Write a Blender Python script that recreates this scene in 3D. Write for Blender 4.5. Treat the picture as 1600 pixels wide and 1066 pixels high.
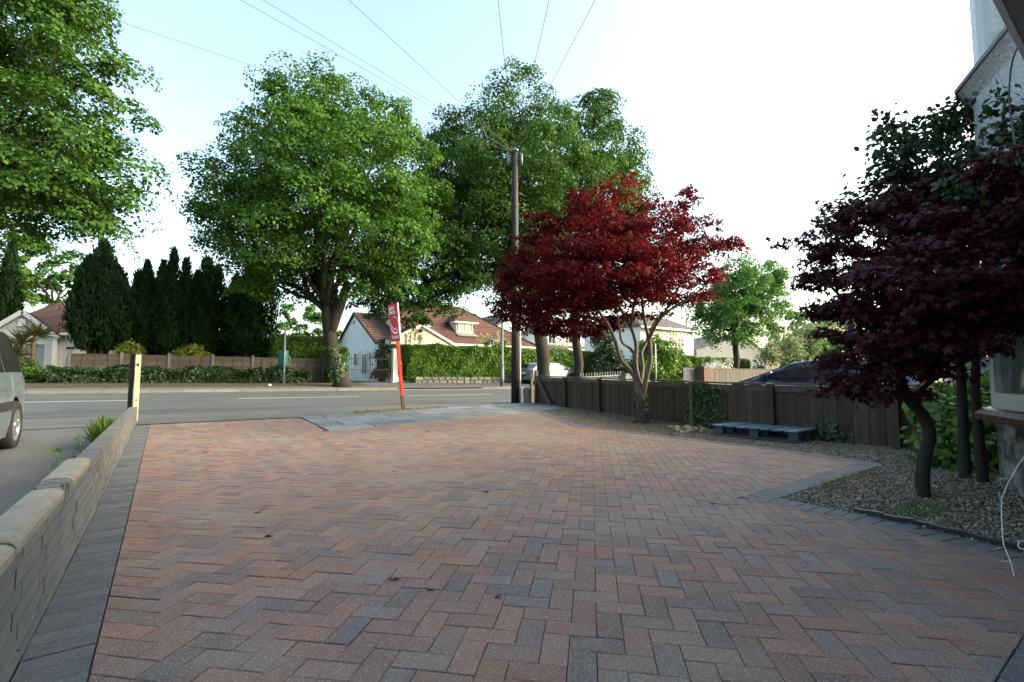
import bpy, bmesh, math, random
import numpy as np
from mathutils import Vector, Matrix
R = math.radians
random.seed(7)
rng = np.random.default_rng(11)
for o in list(bpy.data.objects): bpy.data.objects.remove(o, do_unlink=True)
SC = bpy.context.scene
COL = SC.collection

# ------------------------------------------------------------------ camera
FPX = 757.0; YAW = R(35.7); PITCH = math.atan(55 / FPX); CAMH = 1.0
cd = bpy.data.cameras.new('camera'); cam = bpy.data.objects.new('camera', cd); COL.objects.link(cam)
cam.location = (0, 0, CAMH); cam.rotation_euler = (R(90) + PITCH, 0, -YAW)
cd.sensor_width = 36; cd.lens = 36 * FPX / 1600; cd.clip_start = .05; cd.clip_end = 2000
SC.camera = cam

# ------------------------------------------------------------------ sky, sun, exposure
SUN_AZ = 126.0      # degrees clockwise from +Y (to the right of the view, a little behind it)
SUN_EL = 24.0
w = bpy.data.worlds.new('World'); SC.world = w; w.use_nodes = True
nt = w.node_tree; nt.nodes.clear()
sky = nt.nodes.new('ShaderNodeTexSky'); sky.sky_type = 'NISHITA'; sky.sun_disc = False
sky.sun_elevation = R(SUN_EL); sky.sun_rotation = R(SUN_AZ)
sky.air_density = 1.0; sky.dust_density = 4.5; sky.ozone_density = 1.2; sky.altitude = 20
bg = nt.nodes.new('ShaderNodeBackground'); bg.inputs[1].default_value = .15
wo = nt.nodes.new('ShaderNodeOutputWorld')
nt.links.new(sky.outputs[0], bg.inputs[0]); nt.links.new(bg.outputs[0], wo.inputs[0])
sl = bpy.data.lights.new('sun', 'SUN'); sl.energy = .75; sl.angle = R(20); sl.color = (1, .99, .975)
sun = bpy.data.objects.new('sun', sl); COL.objects.link(sun)
sd = Vector((math.sin(R(SUN_AZ)) * math.cos(R(SUN_EL)), math.cos(R(SUN_AZ)) * math.cos(R(SUN_EL)), math.sin(R(SUN_EL))))
sun.rotation_euler = sd.to_track_quat('Z', 'Y').to_euler(); sun.location = (30, -10, 30)
vs = SC.view_settings
vs.view_transform = 'Standard'; vs.look = 'None'; vs.gamma = 1; vs.exposure = 2.3
vs.use_white_balance = True; vs.white_balance_temperature = 7350; vs.white_balance_tint = 0
try: vs.use_curve_mapping = False
except Exception: pass
SC.render.engine = 'CYCLES'
SC.cycles.max_bounces = 8; SC.cycles.transparent_max_bounces = 8
SC.render.resolution_x = 1024; SC.render.resolution_y = 682

# ------------------------------------------------------------------ the lie of the land
GY = [4.5, 12.3, 13.3, 17.6, 21.3, 25, 40, 100]; GZ = [0, .13, .15, .28, .42, .60, .72, .8]
def G(x, y):
    s = min(1, max(0, (y - 13) / 3)); s = s * s * (3 - 2 * s)
    return float(np.interp(y, GY, GZ)) - .007 * s * min(60, max(-30, x))
FW = Vector((math.sin(YAW) * math.cos(PITCH), math.cos(YAW) * math.cos(PITCH), math.sin(PITCH)))
RT = Vector((math.cos(YAW), -math.sin(YAW), 0)); UP = RT.cross(FW); CAM = Vector((0, 0, CAMH))
def ray(px, py): return FW + RT * ((px - 800) / FPX) - UP * ((py - 533) / FPX)
def D(px, py, d): return CAM + ray(px, py) * d                  # a measured direction taken at a depth in metres
def A(px, py, Y): r = ray(px, py); return CAM + r * (Y / r.y)   # ... or on the plane Y metres towards the road
def on_ground(x, y, dz=0): return Vector((x, y, G(x, y) + dz))

# ------------------------------------------------------------------ materials
MATS = {}
def mat(name, c1, c2=None, rough=.8, ns=6.0, bump=0.0, bs=60.0, spec=.3, metal=0.0, rnd=0.0, detail=5.0, coat=0.0, specks=None, contrast=1.0, obj_coords=False, stretch=None, flip=0.0, stain=None):
    m = bpy.data.materials.new(name); m.use_nodes = True; MATS[name] = m
    t = m.node_tree; N = t.nodes; L = t.links
    b = N['Principled BSDF']
    b.inputs['Roughness'].default_value = rough; b.inputs['Metallic'].default_value = metal
    b.inputs['Specular IOR Level'].default_value = spec
    if coat: b.inputs['Coat Weight'].default_value = coat; b.inputs['Coat Roughness'].default_value = .04
    if c2 is None: c2 = tuple(c * .82 for c in c1)
    geo = N.new('ShaderNodeNewGeometry')
    if obj_coords: vec = N.new('ShaderNodeTexCoord').outputs['Object']
    else: vec = geo.outputs['Position']
    if stretch:
        mp = N.new('ShaderNodeMapping'); mp.inputs['Scale'].default_value = stretch; L.new(vec, mp.inputs[0]); vec = mp.outputs[0]
    nz = N.new('ShaderNodeTexNoise'); nz.inputs['Scale'].default_value = ns; nz.inputs['Detail'].default_value = detail; nz.inputs['Roughness'].default_value = .65
    L.new(vec, nz.inputs['Vector'])
    fac = nz.outputs['Fac']
    mr = N.new('ShaderNodeMapRange'); mr.inputs['From Min'].default_value = .5 - .25 / contrast; mr.inputs['From Max'].default_value = .5 + .25 / contrast
    L.new(fac, mr.inputs['Value']); fac = mr.outputs[0]
    oi = N.new('ShaderNodeObjectInfo')
    ad = N.new('ShaderNodeMath'); ad.operation = 'ADD'; L.new(geo.outputs['Random Per Island'], ad.inputs[0]); L.new(oi.outputs['Random'], ad.inputs[1])
    fr = N.new('ShaderNodeMath'); fr.operation = 'FRACT'; L.new(ad.outputs[0], fr.inputs[0])
    if flip:                                   # each piece leans to one of the two colours
        fm = N.new('ShaderNodeMix'); fm.data_type = 'FLOAT'; fm.inputs[0].default_value = flip
        pw = N.new('ShaderNodeMath'); pw.operation = 'POWER'; pw.inputs[1].default_value = 1.5; L.new(fr.outputs[0], pw.inputs[0]); L.new(fac, fm.inputs[2]); L.new(pw.outputs[0], fm.inputs[3]); fac = fm.outputs[0]
    mx = N.new('ShaderNodeMix'); mx.data_type = 'RGBA'; mx.inputs[6].default_value = (*c1, 1); mx.inputs[7].default_value = (*c2, 1)
    L.new(fac, mx.inputs[0]); col = mx.outputs[2]
    if rnd:
        hs = N.new('ShaderNodeHueSaturation')
        ma = N.new('ShaderNodeMath'); ma.operation = 'MULTIPLY_ADD'; ma.inputs[1].default_value = 2 * rnd; ma.inputs[2].default_value = 1 - rnd
        f2 = N.new('ShaderNodeMath'); f2.operation = 'MULTIPLY'; f2.inputs[1].default_value = 7.31; L.new(fr.outputs[0], f2.inputs[0])
        f3 = N.new('ShaderNodeMath'); f3.operation = 'FRACT'; L.new(f2.outputs[0], f3.inputs[0])
        L.new(f3.outputs[0], ma.inputs[0]); L.new(ma.outputs[0], hs.inputs['Value']); L.new(col, hs.inputs['Color']); col = hs.outputs[0]
    if stain:                                  # stain = (colour, noise scale, threshold): patches with a shape of their own
        sn = N.new('ShaderNodeTexNoise'); sn.inputs['Scale'].default_value = stain[1]; sn.inputs['Detail'].default_value = 7; sn.inputs['Roughness'].default_value = .7
        L.new(geo.outputs['Position'], sn.inputs['Vector'])
        sr = N.new('ShaderNodeMapRange'); sr.inputs['From Min'].default_value = stain[2]; sr.inputs['From Max'].default_value = stain[2] + .12; sr.inputs['To Max'].default_value = .75
        L.new(sn.outputs['Fac'], sr.inputs['Value'])
        sm = N.new('ShaderNodeMix'); sm.data_type = 'RGBA'; L.new(sr.outputs[0], sm.inputs[0]); L.new(col, sm.inputs[6]); sm.inputs[7].default_value = (*stain[0], 1); col = sm.outputs[2]
    if specks:                                 # specks = (colour, scale, threshold)
        vo = N.new('ShaderNodeTexVoronoi'); vo.inputs['Scale'].default_value = specks[1]; L.new(geo.outputs['Position'], vo.inputs['Vector'])
        cs = N.new('ShaderNodeSeparateColor'); L.new(vo.outputs['Color'], cs.inputs[0])
        gt = N.new('ShaderNodeMath'); gt.operation = 'GREATER_THAN'; gt.inputs[1].default_value = specks[2]; L.new(cs.outputs[0], gt.inputs[0])
        lt = N.new('ShaderNodeMath'); lt.operation = 'LESS_THAN'; lt.inputs[1].default_value = .42; L.new(vo.outputs['Distance'], lt.inputs[0])
        mu = N.new('ShaderNodeMath'); mu.operation = 'MULTIPLY'; L.new(gt.outputs[0], mu.inputs[0]); L.new(lt.outputs[0], mu.inputs[1])
        m2 = N.new('ShaderNodeMath'); m2.operation = 'MULTIPLY'; m2.inputs[1].default_value = .75; L.new(mu.outputs[0], m2.inputs[0])
        sx = N.new('ShaderNodeMix'); sx.data_type = 'RGBA'; L.new(m2.outputs[0], sx.inputs[0]); L.new(col, sx.inputs[6]); sx.inputs[7].default_value = (*specks[0], 1); col = sx.outputs[2]
    L.new(col, b.inputs['Base Color'])
    if bump:
        bn = N.new('ShaderNodeTexNoise'); bn.inputs['Scale'].default_value = bs; bn.inputs['Detail'].default_value = 4; L.new(vec, bn.inputs['Vector'])
        bp = N.new('ShaderNodeBump'); bp.inputs['Strength'].default_value = bump; bp.inputs['Distance'].default_value = .02
        L.new(bn.outputs['Fac'], bp.inputs['Height']); L.new(bp.outputs[0], b.inputs['Normal'])
    return m
def leaf_mat(name, c1, c2, trans=.35, rough=.5, spec=.35, tcol=None):
    m = bpy.data.materials.new(name); m.use_nodes = True; MATS[name] = m
    t = m.node_tree; N = t.nodes; L = t.links; b = N['Principled BSDF']; out = N['Material Output']
    b.inputs['Roughness'].default_value = rough; b.inputs['Specular IOR Level'].default_value = spec
    geo = N.new('ShaderNodeNewGeometry')
    mx = N.new('ShaderNodeMix'); mx.data_type = 'RGBA'; mx.inputs[6].default_value = (*c1, 1); mx.inputs[7].default_value = (*c2, 1)
    nz = N.new('ShaderNodeTexNoise'); nz.inputs['Scale'].default_value = .9; L.new(geo.outputs['Position'], nz.inputs['Vector'])
    av = N.new('ShaderNodeMath'); av.operation = 'MULTIPLY_ADD'; av.inputs[1].default_value = .6; L.new(geo.outputs['Random Per Island'], av.inputs[0])
    n2 = N.new('ShaderNodeMapRange'); n2.inputs['From Min'].default_value = .35; n2.inputs['From Max'].default_value = .65; n2.inputs['To Max'].default_value = .4
    L.new(nz.outputs['Fac'], n2.inputs['Value']); L.new(n2.outputs[0], av.inputs[2])
    L.new(av.outputs[0], mx.inputs[0]); L.new(mx.outputs[2], b.inputs['Base Color'])
    tr = N.new('ShaderNodeBsdfTranslucent')
    tm = N.new('ShaderNodeMix'); tm.data_type = 'RGBA'; tm.blend_type = 'MULTIPLY'; tm.inputs[0].default_value = 1; tm.inputs[7].default_value = (*(tcol or (1.5, 1.5, .7)), 1)
    L.new(mx.outputs[2], tm.inputs[6]); L.new(tm.outputs[2], tr.inputs['Color'])
    ms = N.new('ShaderNodeMixShader'); ms.inputs[0].default_value = trans
    L.new(b.outputs[0], ms.inputs[1]); L.new(tr.outputs[0], ms.inputs[2]); L.new(ms.outputs[0], out.inputs['Surface'])
    return m

mat('soil', (.055, .04, .028), (.10, .075, .05), ns=3, bump=.6, bs=20, stain=((.05, .075, .025), 1.2, .5))
mat('lawn', (.06, .085, .025), (.10, .11, .04), ns=4, bump=.5, bs=60)
mat('asphalt', (.056, .062, .066), (.096, .102, .105), rough=.85, ns=.9, stretch=(.14, 1.5, 1), contrast=1.5, bump=.35, bs=160, specks=((.16, .16, .155), 110, .82), stain=((.035, .036, .038), .45, .56))
mat('asphalt_pale', (.085, .087, .088), (.125, .124, .12), rough=.9, ns=1.2, bump=.35, bs=120, specks=((.25, .24, .22), 90, .8), stain=((.085, .082, .078), .8, .55))
mat('grit', (.22, .18, .13), (.12, .105, .085), ns=5, bump=.3, bs=80)
mat('kerb', (.165, .162, .155), (.11, .108, .102), ns=4, bump=.2, bs=60, rnd=.12)
mat('road_paint', (.62, .62, .60), (.38, .38, .37), rough=.7, ns=14, contrast=1.4, stain=((.1, .1, .1), 9, .60))
mat('mortar_sand', (.022, .019, .016), (.055, .048, .034), stain=((.05, .06, .025), 3, .58), ns=8, bump=.4, bs=90)
SP = ((.50, .47, .44), 230, .80)
mat('brick_paver', (.280, .135, .088), (.118, .123, .120), rough=.75, ns=2.3, bump=.35, bs=130, rnd=.17, specks=SP, contrast=1.15, flip=.50, spec=.35, stain=((.225, .18, .14), .7, .50))
mat('charcoal_paver', (.092, .096, .105), (.135, .134, .136), rough=.75, ns=5, bump=.3, bs=130, rnd=.14, specks=((.34, .34, .34), 230, .84), stain=((.19, .175, .155), 1.4, .6))
mat('slab', (.125, .143, .157), (.178, .192, .202), rough=.8, ns=3, bump=.2, bs=50, rnd=.2, stain=((.10, .105, .105), 2, .56))
mat('gravel_base', (.14, .122, .098), (.25, .22, .18), ns=35, bump=.8, bs=70, contrast=1.6, stain=((.06, .05, .035), 1.6, .55))
mat('gravel_stone', (.15, .125, .095), (.27, .235, .19), ns=3, rnd=.55, flip=.6, rough=.85)
mat('wall_brick', (.165, .163, .152), (.115, .112, .104), ns=6, bump=.4, bs=70, rnd=.16, flip=.4, stain=((.13, .125, .11), 2.5, .58))
mat('wall_block', (.155, .168, .17), (.11, .118, .118), ns=5, bump=.35, bs=70, rnd=.10, stain=((.13, .13, .125), 3, .56))
mat('wall_mortar', (.27, .24, .19), (.18, .16, .13), ns=7, bump=.5, bs=60)
mat('coping', (.31, .28, .215), (.22, .20, .158), ns=9, bump=.35, bs=90, rnd=.10, stain=((.16, .15, .125), 9, .56), specks=((.2, .18, .14), 120, .8))
mat('broken_stone', (.15, .145, .13), (.24, .23, .21), ns=14, bump=.9, bs=30)
mat('fence_wood', (.074, .054, .034), (.038, .030, .021), ns=5, bump=.5, bs=30, rnd=.25, stretch=(6, 6, .6), stain=((.06, .066, .036), 2.0, .60))
mat('post_wood', (.11, .090, .064), (.066, .054, .04), ns=5, bump=.5, bs=30, rnd=.2, stretch=(6, 6, .6))
mat('grey_wood', (.105, .090, .078), (.065, .056, .05), ns=4, bump=.4, bs=30, rnd=.2, stretch=(1, 1, 4))
mat('creosote', (.014, .010, .009), (.026, .018, .015), ns=5, rough=.6, bump=.5, bs=30, stretch=(5, 5, .4))
mat('pallet_blue', (.06, .16, .25), (.21, .29, .33), ns=6, rough=.7, bump=.4, bs=30, rnd=.25, stretch=(1, 4, 4), stain=((.20, .18, .15), 6, .60))
mat('pallet_dark', (.035, .045, .06), (.06, .06, .06), ns=6, bump=.3)
mat('bark', (.034, .030, .024), (.015, .014, .012), ns=9, bump=.9, bs=16, stretch=(1, 1, .35), rough=.9)
mat('bark_maple', (.16, .125, .10), (.085, .07, .058), ns=7, bump=.5, bs=22, stretch=(1, 1, .35), stain=((.10, .115, .07), 5, .58))
mat('bark_dark', (.032, .026, .022), (.016, .014, .013), ns=8, bump=.5, bs=25, stretch=(1, 1, .4))
mat('white_render', (.74, .75, .74), (.64, .65, .65), ns=1.5, bump=.15, bs=40, rough=.85)
mat('cream_render', (.64, .62, .54), (.56, .545, .48), ns=1.5, bump=.15, bs=40, rough=.85)
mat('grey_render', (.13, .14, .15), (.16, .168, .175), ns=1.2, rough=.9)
mat('pebbledash', (.60, .62, .64), (.42, .44, .46), ns=24, bump=1.0, bs=45, rough=.9, contrast=1.3)
mat('pebbledash_worn_shaded', (.24, .24, .23), (.035, .034, .03), ns=5, bump=1.0, bs=45, rough=.95, contrast=2.2)  # worn, dirty pebbledash; shadow on the plinth is painted into its dark tone
mat('brown_tile', (.125, .070, .054), (.08, .048, .039), ns=4, rough=.85, rnd=.22, bump=.2, bs=30, stain=((.19, .16, .12), 2.2, .62))
mat('red_tile', (.115, .055, .043), (.078, .042, .035), ns=3, rough=.85, rnd=.2, bump=.2, bs=30)
mat('grey_tile', (.085, .08, .078), (.12, .112, .105), ns=3, rough=.85, rnd=.2)
mat('glazed_tile', (.075, .028, .024), (.045, .02, .018), ns=4, rough=.45, rnd=.15)
mat('upvc', (.80, .81, .82), (.76, .77, .78), rough=.35, ns=3, spec=.5)
mat('upvc_dull', (.62, .63, .64), (.55, .56, .57), rough=.4, ns=3)
mat('soffit', (.30, .29, .29), (.22, .21, .21), ns=3, rough=.7, stain=((.42, .38, .33), 5, .62))
mat('lead', (.22, .23, .24), (.16, .165, .17), ns=4, rough=.6)
mat('glass', (.018, .022, .022), (.03, .034, .032), rough=.06, spec=.8, ns=1.5)
mat('window_pane', (.10, .13, .125), (.16, .20, .19), rough=.08, spec=.8, ns=2.5)
mat('curtain', (.42, .43, .42), (.32, .33, .33), ns=30, stretch=(1, 1, .05))
mat('silver_paint', (.24, .30, .34), (.225, .285, .325), rough=.28, ns=.5, metal=.55, spec=.5, coat=.6)
mat('pale_blue_paint', (.22, .27, .32), (.20, .25, .30), rough=.25, ns=.5, metal=.4, coat=.6)
mat('navy_paint', (.012, .022, .055), (.010, .018, .048), rough=.2, ns=.5, metal=.3, spec=.6, coat=.9)
mat('red_paint', (.30, .012, .014), (.26, .01, .012), rough=.22, ns=.5, coat=.8)
mat('white_paint', (.74, .75, .76), (.72, .73, .74), rough=.25, ns=.5, coat=.7)
mat('black_plastic', (.022, .022, .024), (.03, .03, .032), rough=.55, ns=8)
mat('rubber', (.018, .018, .018), (.028, .028, .027), rough=.85, ns=20, bump=.2)
mat('alloy', (.48, .49, .50), (.42, .43, .44), rough=.3, metal=.8, ns=5)
mat('tail_lamp', (.35, .012, .012), (.22, .008, .008), rough=.12, ns=20, coat=.8)
mat('lamp_glass', (.55, .57, .58), (.45, .47, .48), rough=.1, ns=20, coat=.8)
mat('sign_red', (.60, .012, .028), (.56, .011, .026), rough=.4, ns=2)
mat('sign_post_red', (.56, .024, .020), (.50, .022, .018), rough=.45, ns=4)
mat('sign_white', (.82, .80, .80), (.78, .76, .76), rough=.4, ns=2)
mat('sign_pole_base', (.14, .03, .028), (.05, .06, .025), rough=.8, ns=14, contrast=1.6)
mat('lamp_post_grey', (.15, .18, .19), (.12, .145, .155), rough=.55, ns=5, metal=.2)
mat('bin_green', (.012, .095, .075), (.010, .08, .065), rough=.5, ns=4)
mat('conduit', (.62, .64, .64), (.5, .52, .52), rough=.5, ns=3)
mat('yellow_post', (.56, .53, .33), (.47, .44, .27), rough=.7, ns=6, bump=.3, bs=30, stain=((.70, .69, .60), 7, .52))
mat('iron_black', (.022, .023, .025), (.035, .034, .034), rough=.5, ns=10)
mat('pale_iron', (.20, .21, .215), (.16, .17, .17), rough=.5, ns=10)
mat('stone_wall', (.20, .195, .18), (.13, .125, .115), ns=4, bump=.6, bs=24, rnd=.25)
mat('stone_joint', (.09, .085, .078), (.13, .12, .11), ns=9, bump=.4)
mat('dark_brick', (.14, .075, .058), (.10, .06, .05), ns=6, bump=.4, bs=50, rnd=.2)
mat('slate_blue', (.028, .038, .055), (.04, .05, .065), rough=.6, ns=4)
mat('dark_red_plinth', (.18, .018, .02), (.14, .016, .018), ns=4)
mat('wire_black', (.045, .055, .06), (.05, .06, .065), rough=.7, ns=4)
mat('pale_cable', (.55, .54, .50), (.42, .41, .38), rough=.6, ns=14)
mat('grey_cable', (.20, .20, .20), (.16, .16, .16), rough=.6, ns=6)
mat('membrane', (.012, .012, .014), (.022, .022, .022), rough=.5, ns=8, bump=.5, bs=20)
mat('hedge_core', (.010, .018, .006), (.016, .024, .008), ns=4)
mat('fascia_white', (.72, .75, .77), (.62, .65, .67), rough=.5, ns=3)
leaf_mat('leaf_lime', (.032, .092, .017), (.074, .158, .027), trans=.30, rough=.65, spec=.15)
leaf_mat('leaf_lime_deep', (.026, .078, .017), (.062, .130, .028), trans=.28, rough=.65, spec=.15)
leaf_mat('leaf_lime_flower', (.10, .15, .045), (.14, .18, .06), trans=.3, spec=.15)
leaf_mat('leaf_left', (.028, .078, .015), (.062, .134, .023), trans=.30, rough=.65, spec=.15)
leaf_mat('leaf_far', (.048, .13, .034), (.095, .20, .05), trans=.3, rough=.65, spec=.15)
leaf_mat('leaf_maple', (.026, .005, .010), (.115, .009, .013), trans=.40, rough=.6, spec=.10, tcol=(2.2, .9, .7))
leaf_mat('leaf_maple_dark', (.020, .006, .010), (.062, .008, .012), trans=.22, rough=.5, spec=.2, tcol=(2.2, .8, .7))
leaf_mat('leaf_dark_shrub', (.013, .032, .014), (.032, .070, .022), trans=.22, rough=.45, spec=.3)
leaf_mat('leaf_hydrangea', (.050, .12, .025), (.10, .19, .045), trans=.35)
leaf_mat('leaf_conifer', (.011, .030, .012), (.030, .062, .021), trans=.08, rough=.9, spec=.04)
leaf_mat('leaf_hedge', (.045, .115, .016), (.11, .21, .028), trans=.28, rough=.5, spec=.3)
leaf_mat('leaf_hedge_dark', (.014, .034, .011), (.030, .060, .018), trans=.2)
leaf_mat('leaf_yellow', (.16, .20, .03), (.24, .26, .05), trans=.35)
leaf_mat('leaf_variegated', (.085, .135, .065), (.24, .28, .17), trans=.22, spec=.15)
leaf_mat('leaf_cordyline', (.075, .095, .035), (.14, .15, .07), trans=.25)
leaf_mat('leaf_ivy', (.022, .055, .016), (.05, .10, .03), trans=.2, rough=.4)
leaf_mat('grass_blade', (.07, .15, .022), (.14, .22, .04), trans=.35)
leaf_mat('grass_dry', (.14, .14, .04), (.20, .18, .07), trans=.3)
leaf_mat('plume', (.50, .44, .34), (.42, .36, .27), trans=.3)
leaf_mat('petal_white', (.7, .7, .66), (.6, .58, .55), trans=.3, tcol=(1, 1, 1))
leaf_mat('dry_leaf', (.16, .10, .05), (.09, .055, .03), trans=.1)
leaf_mat('fallen_leaf', (.09, .008, .014), (.045, .012, .010), trans=.1)

# ------------------------------------------------------------------ mesh helpers
def world_loc(o):
    v = Vector((0, 0, 0))
    while o is not None: v = v + o.location; o = o.parent
    return v
def link(name, me, m, parent=None, loc=None):
    o = bpy.data.objects.new(name, me); COL.objects.link(o)
    if m is not None and len(me.materials) == 0: me.materials.append(MATS[m] if isinstance(m, str) else m)
    if parent is not None: o.parent = parent
    if loc is not None: o.location = loc
    return o
class MB:
    def __init__(s): s.v = []; s.f = []; s.sm = []
    def add(s, vs, fs, smooth=False):
        n = len(s.v); s.v += [tuple(v) for v in vs]; s.f += [tuple(i + n for i in f) for f in fs]; s.sm += [smooth] * len(fs); return s
    def box(s, c, d, rz=0, M=None):
        x, y, z = d[0] / 2, d[1] / 2, d[2] / 2
        vs = [Vector((a, b, e)) for e in (-z, z) for a, b in ((-x, -y), (x, -y), (x, y), (-x, y))]
        Q = M if M is not None else Matrix.Rotation(rz, 4, 'Z')
        vs = [Q @ v + Vector(c) for v in vs]
        return s.add(vs, [(3, 2, 1, 0), (4, 5, 6, 7), (0, 1, 5, 4), (1, 2, 6, 5), (2, 3, 7, 6), (3, 0, 4, 7)])
    def beam(s, a, b, wd, ht, up=(0, 0, 1)):
        a = Vector(a); b = Vector(b); d = b - a; L = d.length; d.normalize()
        u = Vector(up); sx = d.cross(u)
        if sx.length < 1e-4: sx = d.cross(Vector((0, 1, 0)))
        sx.normalize(); uz = sx.cross(d)
        M = Matrix((d, sx, uz)).transposed().to_4x4()
        return s.box((a + b) / 2, (L, wd, ht), M=M)
    def prism(s, poly, z0, z1):
        n = len(poly); vs = [(p[0], p[1], z0) for p in poly] + [(p[0], p[1], z1) for p in poly]
        return s.add(vs, [tuple(range(n - 1, -1, -1)), tuple(range(n, 2 * n))] + [(i, (i + 1) % n, n + (i + 1) % n, n + i) for i in range(n)])
    def slabp(s, pts, off):                     # a flat polygon given thickness along a vector
        n = len(pts); pts = [Vector(p) for p in pts]; off = Vector(off)
        return s.add(pts + [p + off for p in pts], [tuple(range(n - 1, -1, -1)), tuple(range(n, 2 * n))] + [(i, (i + 1) % n, n + (i + 1) % n, n + i) for i in range(n)])
    def tube(s, path, rad, n=8, smooth=True, wob=0):
        path = [Vector(p) for p in path]; m = len(path)
        if not hasattr(rad, '__len__'): rad = [rad] * m
        vs = []; u = None
        for i, p in enumerate(path):
            t = (path[min(i + 1, m - 1)] - path[max(i - 1, 0)]).normalized()
            if u is None: u = t.orthogonal().normalized()
            else:
                u = u - t * u.dot(t)
                u = u.normalized() if u.length > 1e-5 else t.orthogonal().normalized()
            v = t.cross(u)
            for k in range(n):
                a = 2 * math.pi * k / n; r = rad[i] * (1 + (random.uniform(-wob, wob) if wob else 0))
                vs.append(p + (u * math.cos(a) + v * math.sin(a)) * r)
        fs = [(i * n + k, i * n + (k + 1) % n, (i + 1) * n + (k + 1) % n, (i + 1) * n + k) for i in range(m - 1) for k in range(n)]
        fs += [tuple(range(n - 1, -1, -1)), tuple((m - 1) * n + k for k in range(n))]
        return s.add(vs, fs, smooth)
    def lathe(s, prof, n=16, M=None, smooth=True):
        M = M or Matrix.Identity(4); vs = []
        for r, z in prof:
            for k in range(n): a = 2 * math.pi * k / n; vs.append(M @ Vector((r * math.cos(a), r * math.sin(a), z)))
        m = len(prof)
        fs = [(i * n + k, i * n + (k + 1) % n, (i + 1) * n + (k + 1) % n, (i + 1) * n + k) for i in range(m - 1) for k in range(n)]
        return s.add(vs, fs, smooth)
    def build(s, name, m, parent=None, local=False):
        off = Vector((0, 0, 0)) if (local or parent is None) else world_loc(parent)
        me = bpy.data.meshes.new(name)
        me.from_pydata([(v[0] - off.x, v[1] - off.y, v[2] - off.z) for v in s.v], [], s.f)
        if any(s.sm): me.polygons.foreach_set('use_smooth', s.sm)
        me.update()
        return link(name, me, m, parent)
def thing(name, label, cat, loc=(0, 0, 0), rz=0, group=None):
    o = bpy.data.objects.new(name, None); COL.objects.link(o); o.location = loc; o.rotation_euler = (0, 0, rz)
    o.empty_display_size = .1
    o['label'] = label; o['category'] = cat
    if group: o['group'] = group
    return o
def tag(o, label, cat, group=None):
    o['label'] = label; o['category'] = cat
    if group: o['group'] = group
    return o
def kind(o, k): o['kind'] = k; return o
def poly_sheet(name, pts, m, dz=0, step=None):
    bm = bmesh.new(); vs = [bm.verts.new((p[0], p[1], 0)) for p in pts]; bm.faces.new(vs)
    bmesh.ops.triangulate(bm, faces=bm.faces[:])
    xs = [p[0] for p in pts]; ys = [p[1] for p in pts]
    for gy in list(np.arange(min(ys), max(ys), .8)) + GY + [13.5, 14, 14.5, 15, 15.5, 16]:
        if min(ys) < gy < max(ys):
            bmesh.ops.bisect_plane(bm, geom=bm.verts[:] + bm.edges[:] + bm.faces[:], plane_co=(0, gy, 0), plane_no=(0, 1, 0))
    for gx in (-30, 60):
        if min(xs) < gx < max(xs):
            bmesh.ops.bisect_plane(bm, geom=bm.verts[:] + bm.edges[:] + bm.faces[:], plane_co=(gx, 0, 0), plane_no=(1, 0, 0))
    for v in bm.verts: v.co.z = G(v.co.x, v.co.y) + dz
    bmesh.ops.recalc_face_normals(bm, faces=bm.faces[:])
    me = bpy.data.meshes.new(name); bm.to_mesh(me); bm.free()
    if len(me.polygons) and me.polygons[0].normal.z < 0: me.flip_normals()
    return kind(link(name, me, m), 'structure')

# leaves: many small faces, one mesh for a crown
T_RHOMB = (np.array([(0, 0, 0), (.34, .45, .07), (0, 1, -.04), (-.34, .45, .07)]), [(0, 1, 2, 3)])
T_OVAL = (np.array([(0, 0, 0), (.26, .2, .05), (.33, .55, .06), (0, 1, -.05), (-.33, .55, .06), (-.26, .2, .05)]), [(0, 1, 2, 3), (0, 3, 4, 5)])
T_SPRAY = (np.array([(0, 0, 0), (.16, .5, .05), (0, 1, 0), (-.16, .5, .05)]), [(0, 1, 2, 3)])
T_BLADE = (np.array([(-.04, 0, 0), (.04, 0, 0), (.03, .55, .06), (0, 1, .22), (-.03, .55, .06)]), [(0, 1, 2, 3, 4)])
def palmate(n, notch=.30):
    angs = np.linspace(-125, 125, n); vs = [(0, 0, 0)]; fs = []
    half = (angs[1] - angs[0]) / 2
    for i, a in enumerate(angs):
        ln = 1.0 - .45 * abs(a) / 125; r = math.radians
        for q, rad, z in ((a - half, notch, .02), (a, ln, -.10), (a + half, notch, .02)):
            vs.append((math.sin(r(q)) * rad, math.cos(r(q)) * rad, z))
        k = 1 + 3 * i; fs.append((0, k, k + 1, k + 2))
    v = np.array(vs); v[:, 1] += .3
    return v, fs
T_PALM3 = palmate(3, .42); T_PALM5 = palmate(5, .34); T_PALM7 = palmate(7, .30)
def unit(a): return a / np.maximum(1e-6, np.linalg.norm(a, axis=1, keepdims=True))
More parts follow.
